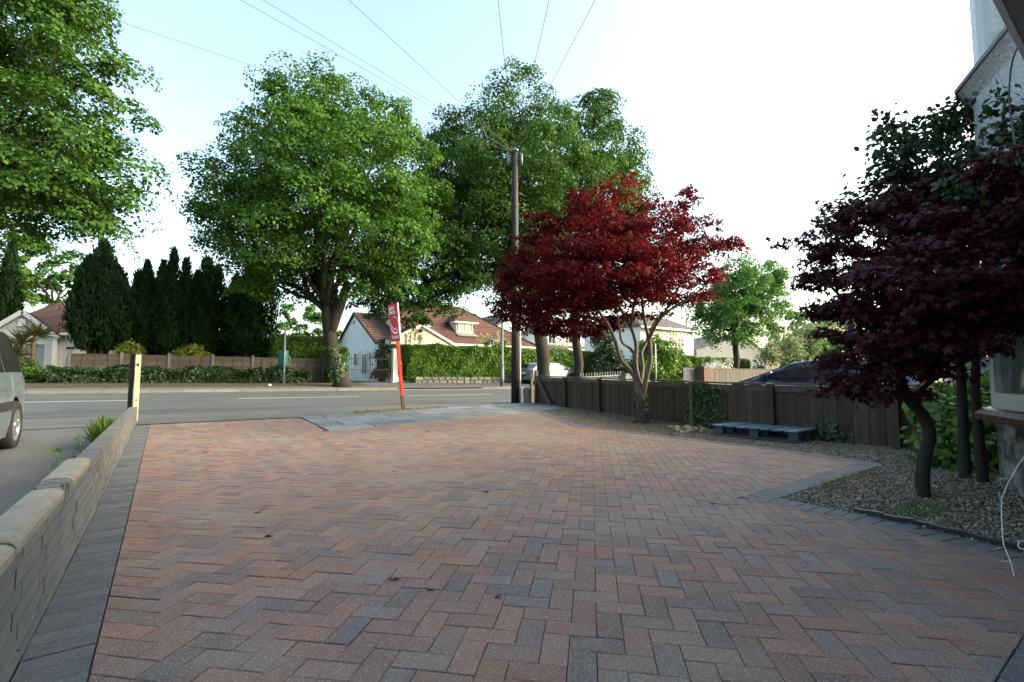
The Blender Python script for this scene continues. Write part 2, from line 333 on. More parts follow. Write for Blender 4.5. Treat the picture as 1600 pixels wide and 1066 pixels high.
def leaves(name, pts, nrm, size, m, parent, tmpl=T_RHOMB, dirs=None, origin=None, sizevar=.35):
    pts = np.asarray(pts, float); n = len(pts); nrm = unit(np.asarray(nrm, float))
    org = world_loc(parent) if parent is not None else Vector((0, 0, 0))
    if origin is not None: org = Vector(origin)
    pts = pts - np.array(org)
    rd = rng.normal(size=(n, 3)) if dirs is None else np.asarray(dirs, float)
    y = unit(rd - nrm * np.sum(rd * nrm, axis=1, keepdims=True)); x = np.cross(y, nrm)
    sz = size * (1 + rng.uniform(-sizevar, sizevar, n))
    tv, tf = tmpl; k = len(tv)
    V = (pts[:, None, :] + sz[:, None, None] * (tv[None, :, 0, None] * x[:, None, :] + (tv[None, :, 1, None]) * y[:, None, :] + tv[None, :, 2, None] * nrm[:, None, :])).reshape(-1, 3)
    counts = np.array([len(f) for f in tf]); loops = np.concatenate([np.array(f) for f in tf])
    LI = (loops[None, :] + (np.arange(n) * k)[:, None]).reshape(-1)
    totals = np.tile(counts, n); starts = np.concatenate(([0], np.cumsum(totals)[:-1]))
    me = bpy.data.meshes.new(name); me.vertices.add(len(V)); me.loops.add(len(LI)); me.polygons.add(len(totals))
    me.vertices.foreach_set('co', V.astype(np.float32).ravel()); me.loops.foreach_set('vertex_index', LI.astype(np.int32))
    me.polygons.foreach_set('loop_start', starts.astype(np.int32)); me.polygons.foreach_set('loop_total', totals.astype(np.int32))
    me.update(calc_edges=True)
    return link(name, me, m, parent)
def sphere_dirs(n, zmin=-1.0):
    z = rng.uniform(zmin, 1, n); a = rng.uniform(0, 2 * math.pi, n); r = np.sqrt(1 - z * z)
    return np.stack([r * np.cos(a), r * np.sin(a), z], 1)
def lobe_leaves(lobes, n, clump=.5, per=55, flat=.6, inner=.25, updir=.55, zmin=-.75, dome=False):
    """leaf points and normals in clumps spread through the outer part of each lobe (centre, radii)"""
    ar = np.array([(l[1][0] * l[1][1] + l[1][0] * l[1][2]) for l in lobes]); ar = ar / ar.sum()
    nc = max(len(lobes), n // per); P = []; Nn = []
    pick = rng.choice(len(lobes), nc, p=ar)
    C = np.array([list(l[0]) for l in lobes]); Rr = np.array([list(l[1]) for l in lobes])
    d = sphere_dirs(nc, zmin); fr = np.where(rng.random(nc) < inner, rng.uniform(.35, .8, nc), rng.uniform(.8, 1.04, nc))
    cc = C[pick] + d * Rr[pick] * fr[:, None]
    cs = clump * rng.uniform(.5, 1.3, nc)
    if dome:
        off = rng.normal(size=(nc, per, 3)); off /= np.maximum(1e-3, np.linalg.norm(off, axis=2, keepdims=True)); off[:, :, 2] = np.abs(off[:, :, 2]) * 1.1 - .22
        off *= np.clip(rng.normal(.86, .10, (nc, per, 1)), .3, 1.06); fill = rng.random((nc, per, 1)) < .16; off = np.where(fill, off * rng.random((nc, per, 1)) ** .5, off)
        ti = rng.normal(size=(nc, 1, 2)) * .35
        pts = cc[:, None, :] + off * np.array([1, 1, flat]) * cs[:, None, None]; pts[:, :, 2] += np.sum(off[:, :, :2] * ti, axis=2) * cs[:, None]
        nr = off * np.array([.7, .7, 1.0]) + d[:, None, :] * .25 + np.array([0, 0, .25]) + rng.normal(size=(nc, per, 3)) * .36
        return pts.reshape(-1, 3), nr.reshape(-1, 3)
    off = rng.normal(size=(nc, per, 3)); off *= (np.abs(rng.normal(.75, .3, (nc, per, 1))) / np.maximum(1e-3, np.linalg.norm(off, axis=2, keepdims=True)))
    off[:, :, 2] *= flat; off[:, :, 2] -= .25 * (off[:, :, 0] ** 2 + off[:, :, 1] ** 2)
    pts = cc[:, None, :] + off * cs[:, None, None]
    nr = d[:, None, :] * .45 + np.array([0, 0, updir]) + rng.normal(size=(nc, per, 3)) * .5 + off * .55
    return pts.reshape(-1, 3), nr.reshape(-1, 3)
def curve_path(a, b, n=6, sag=0.0, jit=0.0, lift=0.0):
    a = Vector(a); b = Vector(b); out = []
    for i in range(n + 1):
        t = i / n; p = a.lerp(b, t); p.z += lift * 4 * t * (1 - t) - sag * 4 * t * (1 - t)
        if jit and 0 < i < n: p += Vector((random.uniform(-jit, jit), random.uniform(-jit, jit), random.uniform(-jit, jit)))
        out.append(p)
    return out
# ================================================================== THE SETTING
# ---- ground: one sheet to the horizon
def grid_sheet(name, xs, ys, m, dz):
    V = [(x, y, G(x, y) + dz) for y in ys for x in xs]; nx = len(xs)
    F = [(j * nx + i, j * nx + i + 1, (j + 1) * nx + i + 1, (j + 1) * nx + i) for j in range(len(ys) - 1) for i in range(nx - 1)]
    me = bpy.data.meshes.new(name); me.from_pydata(V, [], F); me.update()
    return kind(link(name, me, m), 'structure')
YS = [-80, -20, 0, 4.5, 8, 12.3, 13, 13.3, 13.8, 14.3, 14.8, 15.3, 16, 17.6, 21.3, 25, 40, 100, 250, 700]
grid_sheet('ground', [-500, -150, -60, -30, -10, 0, 10, 30, 60, 150, 700], YS, 'soil', -.10)
grid_sheet('front_gardens', [-90, -30, 0, 30, 60, 160], [25.3, 30, 40, 60], 'lawn', .03)
grid_sheet('road', [-140, -30, 0, 30, 60, 240], [13.22, 13.8, 14.3, 14.8, 15.3, 16, 17.6, 21.3], 'asphalt', 0)
grid_sheet('near_footway', [-60, -30, -.54, 3, 10, 30, 60], [11.2, 12.3, 13, 13.12], 'asphalt_pale', .012)
grid_sheet('far_footway', [-140, -30, 0, 30, 60, 240], [21.42, 23, 25, 25.3], 'asphalt_pale', .09)
kind(grid_sheet('gutter_grit', [-20, -10, 0, 3.2, 10, 24], [13.125, 13.215], 'grit', .009), 'structure')
poly_sheet('neighbour_drive', [(-12, -3), (-.492, -3), (-.492, 11.19), (-12, 11.19)], 'asphalt_pale', .004)
poly_sheet('neighbour_forecourt', [(10.4, -6), (40, -6), (40, 11.19), (10.4, 11.19)], 'asphalt_pale', .004)
poly_sheet('bungalow_entrance', [(8.2, 23.0), (13.2, 23.0), (13.2, 30.5), (8.2, 30.5)], 'asphalt_pale', .104)
# soil verge behind the far footway on the left (roots and bare earth)
poly_sheet('verge', [(-9, 22.9), (8.0, 22.9), (8.0, 25.6), (-9, 25.6)], 'soil', .108)
# centre line dashes
cl = kind(bpy.data.objects.new('centre_line', None), 'structure'); COL.objects.link(cl)
for x0, x1 in ((-16, -12), (-10.2, -6), (-3.9, -.55), (2.0, 5.9), (7.8, 11.8), (14, 18), (20, 24), (26, 30)):
    MB().add([(x, y, G(x, y) + .004) for x, y in ((x0, 17.86), (x1, 17.86), (x1, 17.97), (x0, 17.97))], [(0, 1, 2, 3)]).build('dash', 'road_paint', cl)
gl = kind(bpy.data.objects.new('give_way_marks', None), 'structure'); COL.objects.link(gl)
for x0, x1, y0, y1 in ((9.6, 13.4, 20.4, 21.1), (15.5, 16.6, 20.9, 21.2)):
    MB().add([(x0, y0, G(x0, y0) + .004), (x0 + .25, y0, G(x0, y0) + .004), (x1, y1, G(x1, y1) + .004), (x1 - .25, y1, G(x1, y1) + .004)], [(0, 1, 2, 3)]).build('dash', 'road_paint', gl)
# kerbs
kb = kind(bpy.data.objects.new('kerb', None), 'structure'); COL.objects.link(kb)
KM = MB().box((0, 0, 0), (.905, .125, .16)); kproto = None
for i in range(58):
    x = -9 + .915 * i; z = G(x, 21.3) + .022
    if 8.6 < x < 13: z -= .06
    if kproto is None: o = KM.build('kerb_stone', 'kerb', kb, local=True); kproto = o
    else: o = kproto.copy(); COL.objects.link(o); o.parent = kb
    o.location = (x, 21.355, z)
MB().box((-60, 21.355, G(-30, 21.3) + .02), (100, .12, .15)).build('kerb_run', 'kerb', kb)

# ---- the block-paved drive
GE = [(8.25, 10.02), (7.55, 8.85), (6.95, 7.6), (6.66, 6.9), (6.62, 6.5), (6.7, 6.0), (6.85, 5.4), (6.99, 4.4), (6.94, 3.2), (6.78, 2.08), (4.16, 2.02), (4.17, 1.5), (4.14, 1.05), (4.02, .65), (3.86, .25), (3.66, -.4)]   # gravel side of the edging
def offset_poly(P, w):
    out = []
    for i, p in enumerate(P):
        p = Vector(p); nn = Vector((0, 0))
        segs = []
        for a, b in ((i - 1, i), (i, i + 1)):
            if a >= 0 and b < len(P):
                d = (Vector(P[b]) - Vector(P[a])).normalized(); segs.append(Vector((d.y, -d.x)))
        n = sum(segs, Vector((0, 0))).normalized(); k = max(.5, n.dot(segs[0]))
        out.append(p + n * w / k)
    return out
DE = offset_poly(GE, .212)           # drive side of the edging
SA = R(13.0); SO = Vector((2.33, 8.60)); SU = Vector((math.cos(SA), math.sin(SA))); SVv = Vector((.045, 1)).normalized()
def clip(poly, n, c):
    out = []
    for i in range(len(poly)):
        a = poly[i]; b = poly[(i + 1) % len(poly)]; da = n[0] * a[0] + n[1] * a[1] - c; db = n[0] * b[0] + n[1] * b[1] - c
        if da <= 0: out.append(a)
        if da * db < 0: t = da / (da - db); out.append((a[0] + t * (b[0] - a[0]), a[1] + t * (b[1] - a[1])))
    return out
def area(p): return abs(sum(p[i][0] * p[(i + 1) % len(p)][1] - p[(i + 1) % len(p)][0] * p[i][1] for i in range(len(p)))) / 2
def line_clip(poly, a, b):           # keep the left side of a->b seen from above
    n = (b[1] - a[1], -(b[0] - a[0])); return clip(poly, n, n[0] * a[0] + n[1] * a[1])
def drive_clip(poly, cx, cy):
    poly = clip(poly, (-1, 0), .158)                                   # left border
    if len(poly) < 3: return poly
    poly = clip(poly, (0, -1), -.430)                                  # edging in front of the house
    if len(poly) < 3: return poly
    if cx < 2.40: poly = clip(poly, (0, 1), 11.19)
    if len(poly) < 3: return poly
    e = SO + SVv * 3
    sx = SO.x + (cy - SO.y) * .045
    if cy > SO.y - .12:
        if cx < sx and cx < 2.45: poly = clip(poly, (1, 0), sx - .006)
        else: n = (-SU.y, SU.x); poly = clip(poly, n, n[0] * SO.x + n[1] * SO.y - .006)
    else:
        n = (-SU.y, SU.x)
        if cx > 2.3: poly = clip(poly, n, n[0] * SO.x + n[1] * SO.y - .006)
    if len(poly) < 3: return poly
    if cy > DE[9].y - .12 and cx > DE[10].x - .12:
        poly = line_clip(poly, DE[10], DE[9]) if cy < DE[9].y + .4 else poly
        for i in range(9):
            a, b = DE[i], DE[i + 1]
            if b.y - .06 <= cy <= a.y + .06 and len(poly) > 2: poly = line_clip(poly, b, a)
    elif cy <= DE[9].y + .05:
        for i in range(10, len(DE) - 1):
            a, b = DE[i], DE[i + 1]
            if b.y - .06 <= cy <= a.y + .06 and len(poly) > 2: poly = line_clip(poly, b, a)
        if cx > 4.0 and cy < DE[9].y: return []
    return poly
dr = kind(bpy.data.objects.new('driveway', None), 'structure'); COL.objects.link(dr)
basepoly = [(-.37, -1.2), (3.6, -1.2)] + [tuple(p) for p in reversed(GE)] + [(2.35, 8.6), (2.45, 11.2), (-.37, 11.2)]
b_ = poly_sheet('sand_bed', basepoly, 'mortar_sand', -.0075); b_.parent = dr; del b_['kind']
def block_geo(poly, zf, j=.0014, ch=.003, th=.03):
    n = len(poly); cx = sum(p[0] for p in poly) / n; cy = sum(p[1] for p in poly) / n
    def inset(k):
        out = []
        for i in range(n):
            a = Vector(poly[i - 1]); p = Vector(poly[i]); b = Vector(poly[(i + 1) % n])
            d1 = (p - a).normalized(); d2 = (b - p).normalized(); n1 = Vector((-d1.y, d1.x)); n2 = Vector((-d2.y, d2.x))
            m = (n1 + n2); m = m.normalized() if m.length > 1e-6 else n1
            out.append(p + m * k / max(.45, m.dot(n1)))
        return out
    A1 = inset(j); A2 = inset(j + ch)
    vs = [(p.x, p.y, zf(p.x, p.y) - th) for p in A1] + [(p.x, p.y, zf(p.x, p.y) - ch * .8) for p in A1] + [(p.x, p.y, zf(p.x, p.y)) for p in A2]
    fs = [tuple(range(2 * n, 3 * n))]
    for r in (0, 1):
        fs += [(r * n + i, r * n + (i + 1) % n, (r + 1) * n + (i + 1) % n, (r + 1) * n + i) for i in range(n)]
    return vs, fs
c45 = math.cos(R(45)); W_ = .1015
cells = []
for a in range(-120, 200):
    for b in range(-120, 200):
        q = (a - b) % 4
        if q == 0: rect = [(a, b), (a + 2, b), (a + 2, b + 1), (a, b + 1)]
        elif q == 3: rect = [(a, b), (a + 1, b), (a + 1, b + 2), (a, b + 2)]
        else: continue
        pol = [((x - y) * W_ * c45 + .031, (x + y) * W_ * c45 + .02) for x, y in rect]
        cx = sum(p[0] for p in pol) / 4; cy = sum(p[1] for p in pol) / 4
        if not (-.3 < cx < 8.5 and -.9 < cy < 11.35): continue
        ar = area(pol); p2 = drive_clip(pol, cx, cy)
        if len(p2) < 3 or area(p2) < .0003: continue
        v = Vector((cx, cy, 0)) - CAM; dp = v.dot(FW)
        vis = dp > .3 and abs(v.dot(RT) / dp) < 1.06 and abs(v.dot(UP) / dp) < .76
        cells.append((v.length if vis else 99 + v.length, p2, area(p2) > ar * .999, q, cx, cy))
cells.sort(key=lambda t: t[0])
protos = {}
rest = MB(); done = 0
def jz(cx, cy): return random.uniform(-.0022, .0022)
for dist, pol, whole, q, cx, cy in cells:
    if done < 300 and dist < 90:
        done += 1
        if whole and q in protos:
            o = protos[q].copy(); COL.objects.link(o); o.parent = dr
        else:
            lp = [(p[0] - cx, p[1] - cy) for p in pol]; m_ = MB(); m_.add(*block_geo(lp, lambda x, y: 0)); o = m_.build('paving_block', 'brick_paver', dr, local=True)
            if whole: protos[q] = o
        o.location = (cx, cy, G(cx, cy) + jz(cx, cy)); o.rotation_euler = (random.gauss(0, .006), random.gauss(0, .006), random.gauss(0, .006))
    else:
        dz = jz(cx, cy); rest.add(*block_geo(pol, lambda x, y: G(x, y) + dz))
kind(rest.build('distant_paving_blocks', 'brick_paver', dr), 'stuff')
# dark edging blocks: along the wall and along the gravel
eproto = None
def edge_block(x, y, rz, L=.205, Wd=.101):
    global eproto
    if eproto is None:
        m_ = MB(); m_.add(*block_geo([(-L / 2, -Wd / 2), (L / 2, -Wd / 2), (L / 2, Wd / 2), (-L / 2, Wd / 2)], lambda x, y: 0)); eproto = o = m_.build('edging_block', 'charcoal_paver', dr, local=True)
    else: o = eproto.copy(); COL.objects.link(o); o.parent = dr
    o.location = (x, y, G(x, y) + .001 + random.uniform(-.0015, .002)); o.rotation_euler = (random.gauss(0, .006), random.gauss(0, .006), rz + random.gauss(0, .006))
for i in range(108): edge_block(-.264, .27 + .1015 * i, 0)
MID = offset_poly(GE, .107)
acc = 0.05
for i in range(len(MID) - 1):
    a, b = MID[i], MID[i + 1]; L = (b - a).length; d = (b - a) / L; ang = math.atan2(d.y, d.x) - R(90)
    if i == 9: acc = max(acc, 0)
    while acc < L:
        p = a + d * acc; edge_block(p.x, p.y, ang); acc += .1025
    acc -= L
for i in range(40): edge_block(-.1 + .1025 * i, .325, R(90))
edge_block(3.996, 2.125, R(90))
# ---- grey slab path
sp = kind(bpy.data.objects.new('slab_path', None), 'structure'); COL.objects.link(sp)
b2 = poly_sheet('slab_bed', [tuple(SO), tuple(SO + SU * 7.3), (9.75, 11.0), (9.9, 12.9), tuple(SO + SVv * 2.68 + SU * 6.5), tuple(SO + SVv * 2.68)], 'mortar_sand', -.010); b2.parent = sp; del b2['kind']
row_d = [.66, .68, .66, .68]; v0 = 0
for j, rd in enumerate(row_d):
    u0 = 0; first = True
    while u0 < 7.6:
        ln = (.45 if (first and j % 2) else .9) * random.uniform(.97, 1.03); first = False
        ctr = SO + SU * (u0 + ln / 2) + SVv * (v0 + rd / 2)
        if ctr.x < 9.5:
            P4 = [SO + SU * (u0 + du) + SVv * (v0 + dv) for du, dv in ((.013, .013), (ln - .013, .013), (ln - .013, rd - .013), (.013, rd - .013))]
            t1, t2 = random.gauss(0, .004), random.gauss(0, .004)
            m_ = MB(); m_.add(*block_geo([tuple(p) for p in P4], lambda x, y: G(x, y) + .012 + (x - ctr.x) * t1 + (y - ctr.y) * t2, j=0, ch=.005)); m_.build('slab', 'slab', sp)
        u0 += ln
    v0 += rd
# ---- gravel bed
FL = [(8.52, .75), (8.40, 2.6), (8.36, 4.7), (8.98, 7.2), (9.55, 9.8), (9.9, 12.35)]   # line of the wooden fence
gp = [tuple(p) for p in GE] + [(9.2, -.4)] + [(x + .06, y) for x, y in FL[:-1]] + [(9.72, 10.6), (9.4, 10.35)]
gb = poly_sheet('gravel_bed', gp, 'gravel_base', -.012)
def in_poly(x, y, P):
    ins = np.zeros(len(x), bool); n = len(P)
    for i in range(n):
        x1, y1 = P[i]; x2, y2 = P[(i + 1) % n]
        if y1 == y2: continue
        c = ((y1 > y) != (y2 > y)) & (x < (x2 - x1) * (y - y1) / (y2 - y1) + x1); ins ^= c
    return ins
def scatter(P, n, power=1.2):
    xs = [p[0] for p in P]; ys = [p[1] for p in P]; X = []; Y = []
    while sum(map(len, X)) < n:
        x = rng.uniform(min(xs), max(xs), 60000); y = rng.uniform(min(ys), max(ys), 60000)
        k = in_poly(x, y, P) & (rng.random(60000) < (3.5 / np.maximum(3.5, np.hypot(x, y))) ** power)
        X.append(x[k]); Y.append(y[k])
    return np.concatenate(X)[:n], np.concatenate(Y)[:n]
T_STONE = (np.array([(.62, 0, 0), (-.55, .1, .05), (.05, .5, 0), (-.05, -.48, .03), (.05, .05, .36), (0, 0, -.3)]), [(0, 2, 4), (2, 1, 4), (1, 3, 4), (3, 0, 4), (2, 0, 5), (1, 2, 5), (3, 1, 5), (0, 3, 5)])
x, y = scatter(gp, 34000)
z = np.array([G(a, b) for a, b in zip(x, y)]) + rng.uniform(-.012, .004, len(x))
kind(leaves('gravel', np.stack([x, y, z], 1), np.array([0, 0, 1.0]) + rng.normal(size=(len(x), 3)) * .35, .0215, 'gravel_stone', gb, T_STONE, sizevar=.5), 'stuff')
# strips of weed and moss in the gravel, fallen leaves on the drive
def grass_patch(cx, cy, rx, ry, n, h, m, name='grass', zoff=0, lean=.5):
    a = rng.uniform(0, 2 * math.pi, n); r = np.sqrt(rng.random(n)); x = cx + rx * r * np.cos(a); y = cy + ry * r * np.sin(a)
    z = np.array([G(p, q) for p, q in zip(x, y)]) + zoff - .005
    d = np.array([0, 0, 1.0]) + rng.normal(size=(n, 3)) * lean * .6
    return leaves(name, np.stack([x, y, z], 1), rng.normal(size=(n, 3)) * [1, 1, .15], h, m, None, T_BLADE, dirs=d, sizevar=.5)
kind(grass_patch(4.62, 1.22, .30, .13, 200, .045, 'grass_blade', 'weeds', lean=.9), 'stuff')
kind(grass_patch(5.4, 2.0, .9, .07, 200, .045, 'grass_dry', 'weeds', lean=1.1), 'stuff')
kind(grass_patch(7.0, 5.6, .35, .5, 300, .04, 'grass_dry', 'weeds', lean=1.1), 'stuff')
x, y = scatter(gp, 420, .6)
kind(leaves('leaf_litter', np.stack([x, y, np.array([G(a, b) for a, b in zip(x, y)]) + .008], 1), np.array([0, 0, 1.0]) + rng.normal(size=(420, 3)) * .35, .042, 'dry_leaf', None, T_OVAL, sizevar=.5), 'stuff')
x, y = scatter([(4.2, .9), (6.6, .9), (6.6, 2.0), (4.2, 2.0)], 240, .2)
kind(leaves('moss', np.stack([x, y, np.array([G(a, b) for a, b in zip(x, y)]) + .004], 1), np.array([0, 0, 1.0]) + rng.normal(size=(240, 3)) * .5, .035, 'grass_dry', None, T_OVAL, sizevar=.6), 'stuff')
# grass growing along the back of the slabs
n = 900; t = rng.uniform(0, 1, n) ** 1.6; off = rng.normal(0, .13, n) * (1.2 - t) * (.6 + .6 * np.sin(t * 37) ** 2)
px = 3.75 + 2.6 * t; py = 11.56 + .60 * t + off
kind(leaves('verge_grass', np.stack([px, py, np.array([G(a, b) for a, b in zip(px, py)]) + .005], 1), rng.normal(size=(n, 3)) * [1, 1, .15], .06, 'grass_dry', None, T_BLADE, dirs=np.array([0, 0, 1.0]) + rng.normal(size=(n, 3)) * .45, sizevar=.5), 'stuff')
n = 34
fx = rng.uniform(.2, 4.2, n); fy = rng.uniform(1.6, 9.5, n)
fx[:6] = (1.05, .95, 2.3, 1.0, 1.9, .6); fy[:6] = (2.15, 2.35, 3.6, 5.2, 4.6, 3.4)
kind(leaves('fallen_leaves', np.stack([fx, fy, np.array([G(a, b) for a, b in zip(fx, fy)]) + .006], 1), np.array([0, 0, 1.0]) + rng.normal(size=(n, 3)) * .25, .046, 'fallen_leaf', None, T_PALM5), 'stuff')

# ---- garden wall on the left
gw = thing('garden_wall', 'low pale brick garden wall with worn sandy coping along the left of the drive', 'wall', (-.43, 1.0, 0))
MB().prism([(-.480, .98), (-.380, .98), (-.380, 11.74), (-.480, 11.74)], -.02, .412).build('mortar_core', 'wall_mortar', gw)
n = 26
for k in range(22): # a smear of mortar along the foot
    y0 = .98 + k * .49; MB().box((-.3715, y0 + .245, G(-.37, y0) + .022), (.010, .492, .045 + .015 * math.sin(k * 2.1))).build('mortar_haunch', 'wall_block', gw)
bp = {}
def wall_piece(key, name, d, m, loc):
    if key not in bp: o = MB().box((0, 0, 0), d).build(name, m, gw, local=True); bp[key] = o
    else: o = bp[key].copy(); COL.objects.link(o); o.parent = gw
    o.location = Vector(loc) - gw.location; o.rotation_euler = (0, 0, random.gauss(0, .004))
for c in range(6):
    zc = .035 + .07 * c
    y = 1.0 + (.1 if c % 2 else 0)
    while y < 11.7:
        near = y < 4.6
        if c == 5 and y > 4.2: key, L, m, nm = 'h', .104, 'wall_brick', 'brick'
        elif near: key, L, m, nm = 'b', .44, 'wall_block', 'block'
        else: key, L, m, nm = 's', .215, 'wall_brick', 'brick'
        if zc + .03 > G(-.4, y): wall_piece(key, nm, (.110, L, .0605), m, (-.430 + random.uniform(-.002, .002), y + L / 2, zc))
        y += L + .010
CP = [(-.362, .419), (-.362, .446), (-.370, .458), (-.386, .467), (-.430, .471), (-.474, .467), (-.490, .458), (-.498, .446), (-.498, .419)]
def coping(y0, y1, bev=.012, tilt=0):
    m_ = MB(); st = [(y0, .93), (y0 + bev, 1), (y1 - bev, 1), (y1, .93)]; n = len(CP); vs = []
    for yy, s in st:
        for x, z in CP: vs.append((-.430 + (x + .430) * s, yy, .419 + (z - .419) * (s if s == 1 else .9) + tilt * (yy - y0)))
    fs = [(i * n + k, i * n + (k + 1) % n, (i + 1) * n + (k + 1) % n, (i + 1) * n + k) for i in range(3) for k in range(n)] + [tuple(range(n - 1, -1, -1)), tuple(3 * n + k for k in range(n))]
    fs = [f[::-1] for f in fs]
    m_.add(vs, fs); return m_.build('coping_stone', 'coping', gw)
for y0, y1 in ((1.55, 2.245), (2.268, 2.72), (2.725, 3.20), (3.50, 4.24)): coping(y0, y1, tilt=random.uniform(-.006, .006))
m_ = MB()
for k in range(9):
    yy = 3.22 + .03 * k; m_.box((-.430 + random.uniform(-.012, .012), yy + .01, .428 + random.uniform(0, .012)), (.105 + random.uniform(-.04, .005), .034, .05 + random.uniform(-.01, .02)), rz=random.uniform(-.2, .2))
m_.build('broken_core', 'broken_stone', gw)
# the painted post and the timber post at its end
pt = thing('gate_post', 'peeling yellow painted gate post at the far end of the low brick wall', 'post', on_ground(-.40, 11.88))
MB().box((-.40, 11.88, G(-.4, 11.88) + .64), (.082, .082, 1.32)).build('shaft', 'yellow_post', pt)
MB().box((-.40, 11.88, G(-.4, 11.88) + 1.312), (.10, .10, .03)).build('cap', 'post_wood', pt)
MB().box((-.40, 11.834, G(-.4, 11.88) + 1.10), (.035, .014, .05)).build('latch_plate', 'iron_black', pt)
MB().box((-.40, 11.833, G(-.4, 11.88) + .42), (.02, .014, .02)).build('bolt', 'iron_black', pt)
tp = tag(MB().box((-.497, 11.96, G(-.4, 11.9) + .64), (.07, .09, 1.30)).box((-.497, 11.96, G(-.4, 11.9) + 1.295), (.08, .10, .02)).build('timber_post', 'creosote'), 'dark timber post tight behind the yellow painted gate post', 'post')

# ---- low wooden fence on the right
fn = thing('wooden_fence', 'low weathered close-board wooden fence running beside the gravel bed', 'fence', on_ground(*FL[0]))
def fpos(s):
    for i in range(len(FL) - 1):
        a = Vector(FL[i]); b = Vector(FL[i + 1]); L = (b - a).length
        if s <= L or i == len(FL) - 2: return a + (b - a) * (s / L), (b - a).normalized()
        s -= L
FLEN = sum((Vector(FL[i + 1]) - Vector(FL[i])).length for i in range(len(FL) - 1))
fp = {}
def fpiece(key, name, d, m, loc, rz, rx=0):
    if key not in fp: o = MB().box((0, 0, 0), d).build(name, m, fn, local=True); fp[key] = o
    else: o = fp[key].copy(); COL.objects.link(o); o.parent = fn
    o.location = Vector(loc) - fn.location; o.rotation_euler = (rx, 0, rz)
s = .06
while s < FLEN - .05:
    p, d = fpos(s); rz = math.atan2(d.y, d.x); z = G(p.x, p.y)
    fpiece('b%d' % random.randint(0, 2), 'board', (.104, .016, .86), 'fence_wood', (p.x + (.0045 if int(s * 10) % 2 else -.0045), p.y, z + .40 + random.uniform(-.008, .008)), rz, random.gauss(0, .008)); s += .1
pstep = FLEN / 7; nrm2 = lambda d: Vector((-d.y, d.x))
for i in range(8):
    p, d = fpos(min(FLEN - .02, i * pstep)); q = p + nrm2(d) * .062; z = G(p.x, p.y); hgt = 1.06 if i == 7 else .87
    MB().box((q.x, q.y, z + hgt / 2), (.095, .095, hgt), rz=math.atan2(d.y, d.x)).build('post', 'post_wood' if i in (7, 3) else 'fence_wood', fn)
    if i < 7:
        a, _ = fpos(i * pstep + .055); b, _ = fpos((i + 1) * pstep - .055)
        for nm, zz, wd, ht, of in (('cap_rail', .872, .095, .028, .025), ('top_rail', .79, .034, .10, .029), ('bottom_rail', .22, .034, .08, -.028)):
            mid, dd = fpos((i + .5) * pstep); o_ = nrm2(dd) * of
            for (s0, s1) in ((0, .5), (.5, 1)):
                A_, _ = fpos(i * pstep + .055 + (pstep - .11) * s0); B_, _ = fpos(i * pstep + .055 + (pstep - .11) * s1)
                MB().beam((A_.x + o_.x, A_.y + o_.y, G(A_.x, A_.y) + zz), (B_.x + o_.x, B_.y + o_.y, G(B_.x, B_.y) + zz), wd, ht).build(nm, 'fence_wood' if nm == 'bottom_rail' else 'post_wood', fn)
p, d = fpos(FLEN - .14); q = p + nrm2(d) * .12; p2, d2 = fpos(FLEN - .95); q2 = p2 + nrm2(d2) * .12
MB().beam((q.x, q.y, G(q.x, q.y) + .80), (q2.x, q2.y, G(q2.x, q2.y) + .02), .07, .10).build('brace', 'post_wood', fn)
e = Vector(FL[-1]) + Vector((-.02, .30))
tag(MB().box((e.x, e.y, G(e.x, e.y) + .40), (.07, .07, .80), rz=.1).box((e.x, e.y, G(e.x, e.y) + .81), (.05, .05, .03), rz=.1).build('fence_stake', 'post_wood'), 'short grey timber stake standing just beyond the braced fence end', 'stake')
# ================================================================== TREES AND PLANTS
def lob(px, py, r, d, dd=0, sq=.9):
    rr = r * d / FPX; return (D(px, py, d + dd), (rr, rr, rr * sq))
def trunk_part(path, rad, parent, m='bark', n=10, name='trunk', wob=.10):
    return MB().tube(path, rad, n, wob=wob).build(name, m, parent)
def limb(parent, a, target, r0, m='bark', subs=4, spread=1.0, lift=.5, name='branch'):
    mb = MB(); a = Vector(a); target = Vector(target); L = (target - a).length
    path = curve_path(a, target, 7, lift=lift * L * .12, jit=L * .035)
    mb.tube(path, [r0 * (1 - .85 * i / 7) for i in range(8)], 7, wob=.08)
    for k in range(subs):
        i = random.randint(2, 6); st = path[i]; dv = Vector((random.gauss(0, 1), random.gauss(0, 1), random.gauss(.35, .6))).normalized() * L * random.uniform(.22, .45) * spread
        rr = r0 * (1 - .85 * i / 7) * .55
        sp_ = curve_path(st, st + dv, 4, lift=.05 * L * .3, jit=L * .02); mb.tube(sp_, [rr * (1 - .8 * q / 4) for q in range(5)], 5)
        for _ in range(2):
            s2 = sp_[random.randint(2, 4)]; d2 = Vector((random.gauss(0, 1), random.gauss(0, 1), random.gauss(.2, .6))).normalized() * L * .16
            mb.tube(curve_path(s2, s2 + d2, 2, jit=.02), [rr * .4, rr * .25, rr * .1], 4)
    return mb.build(name, m, parent)
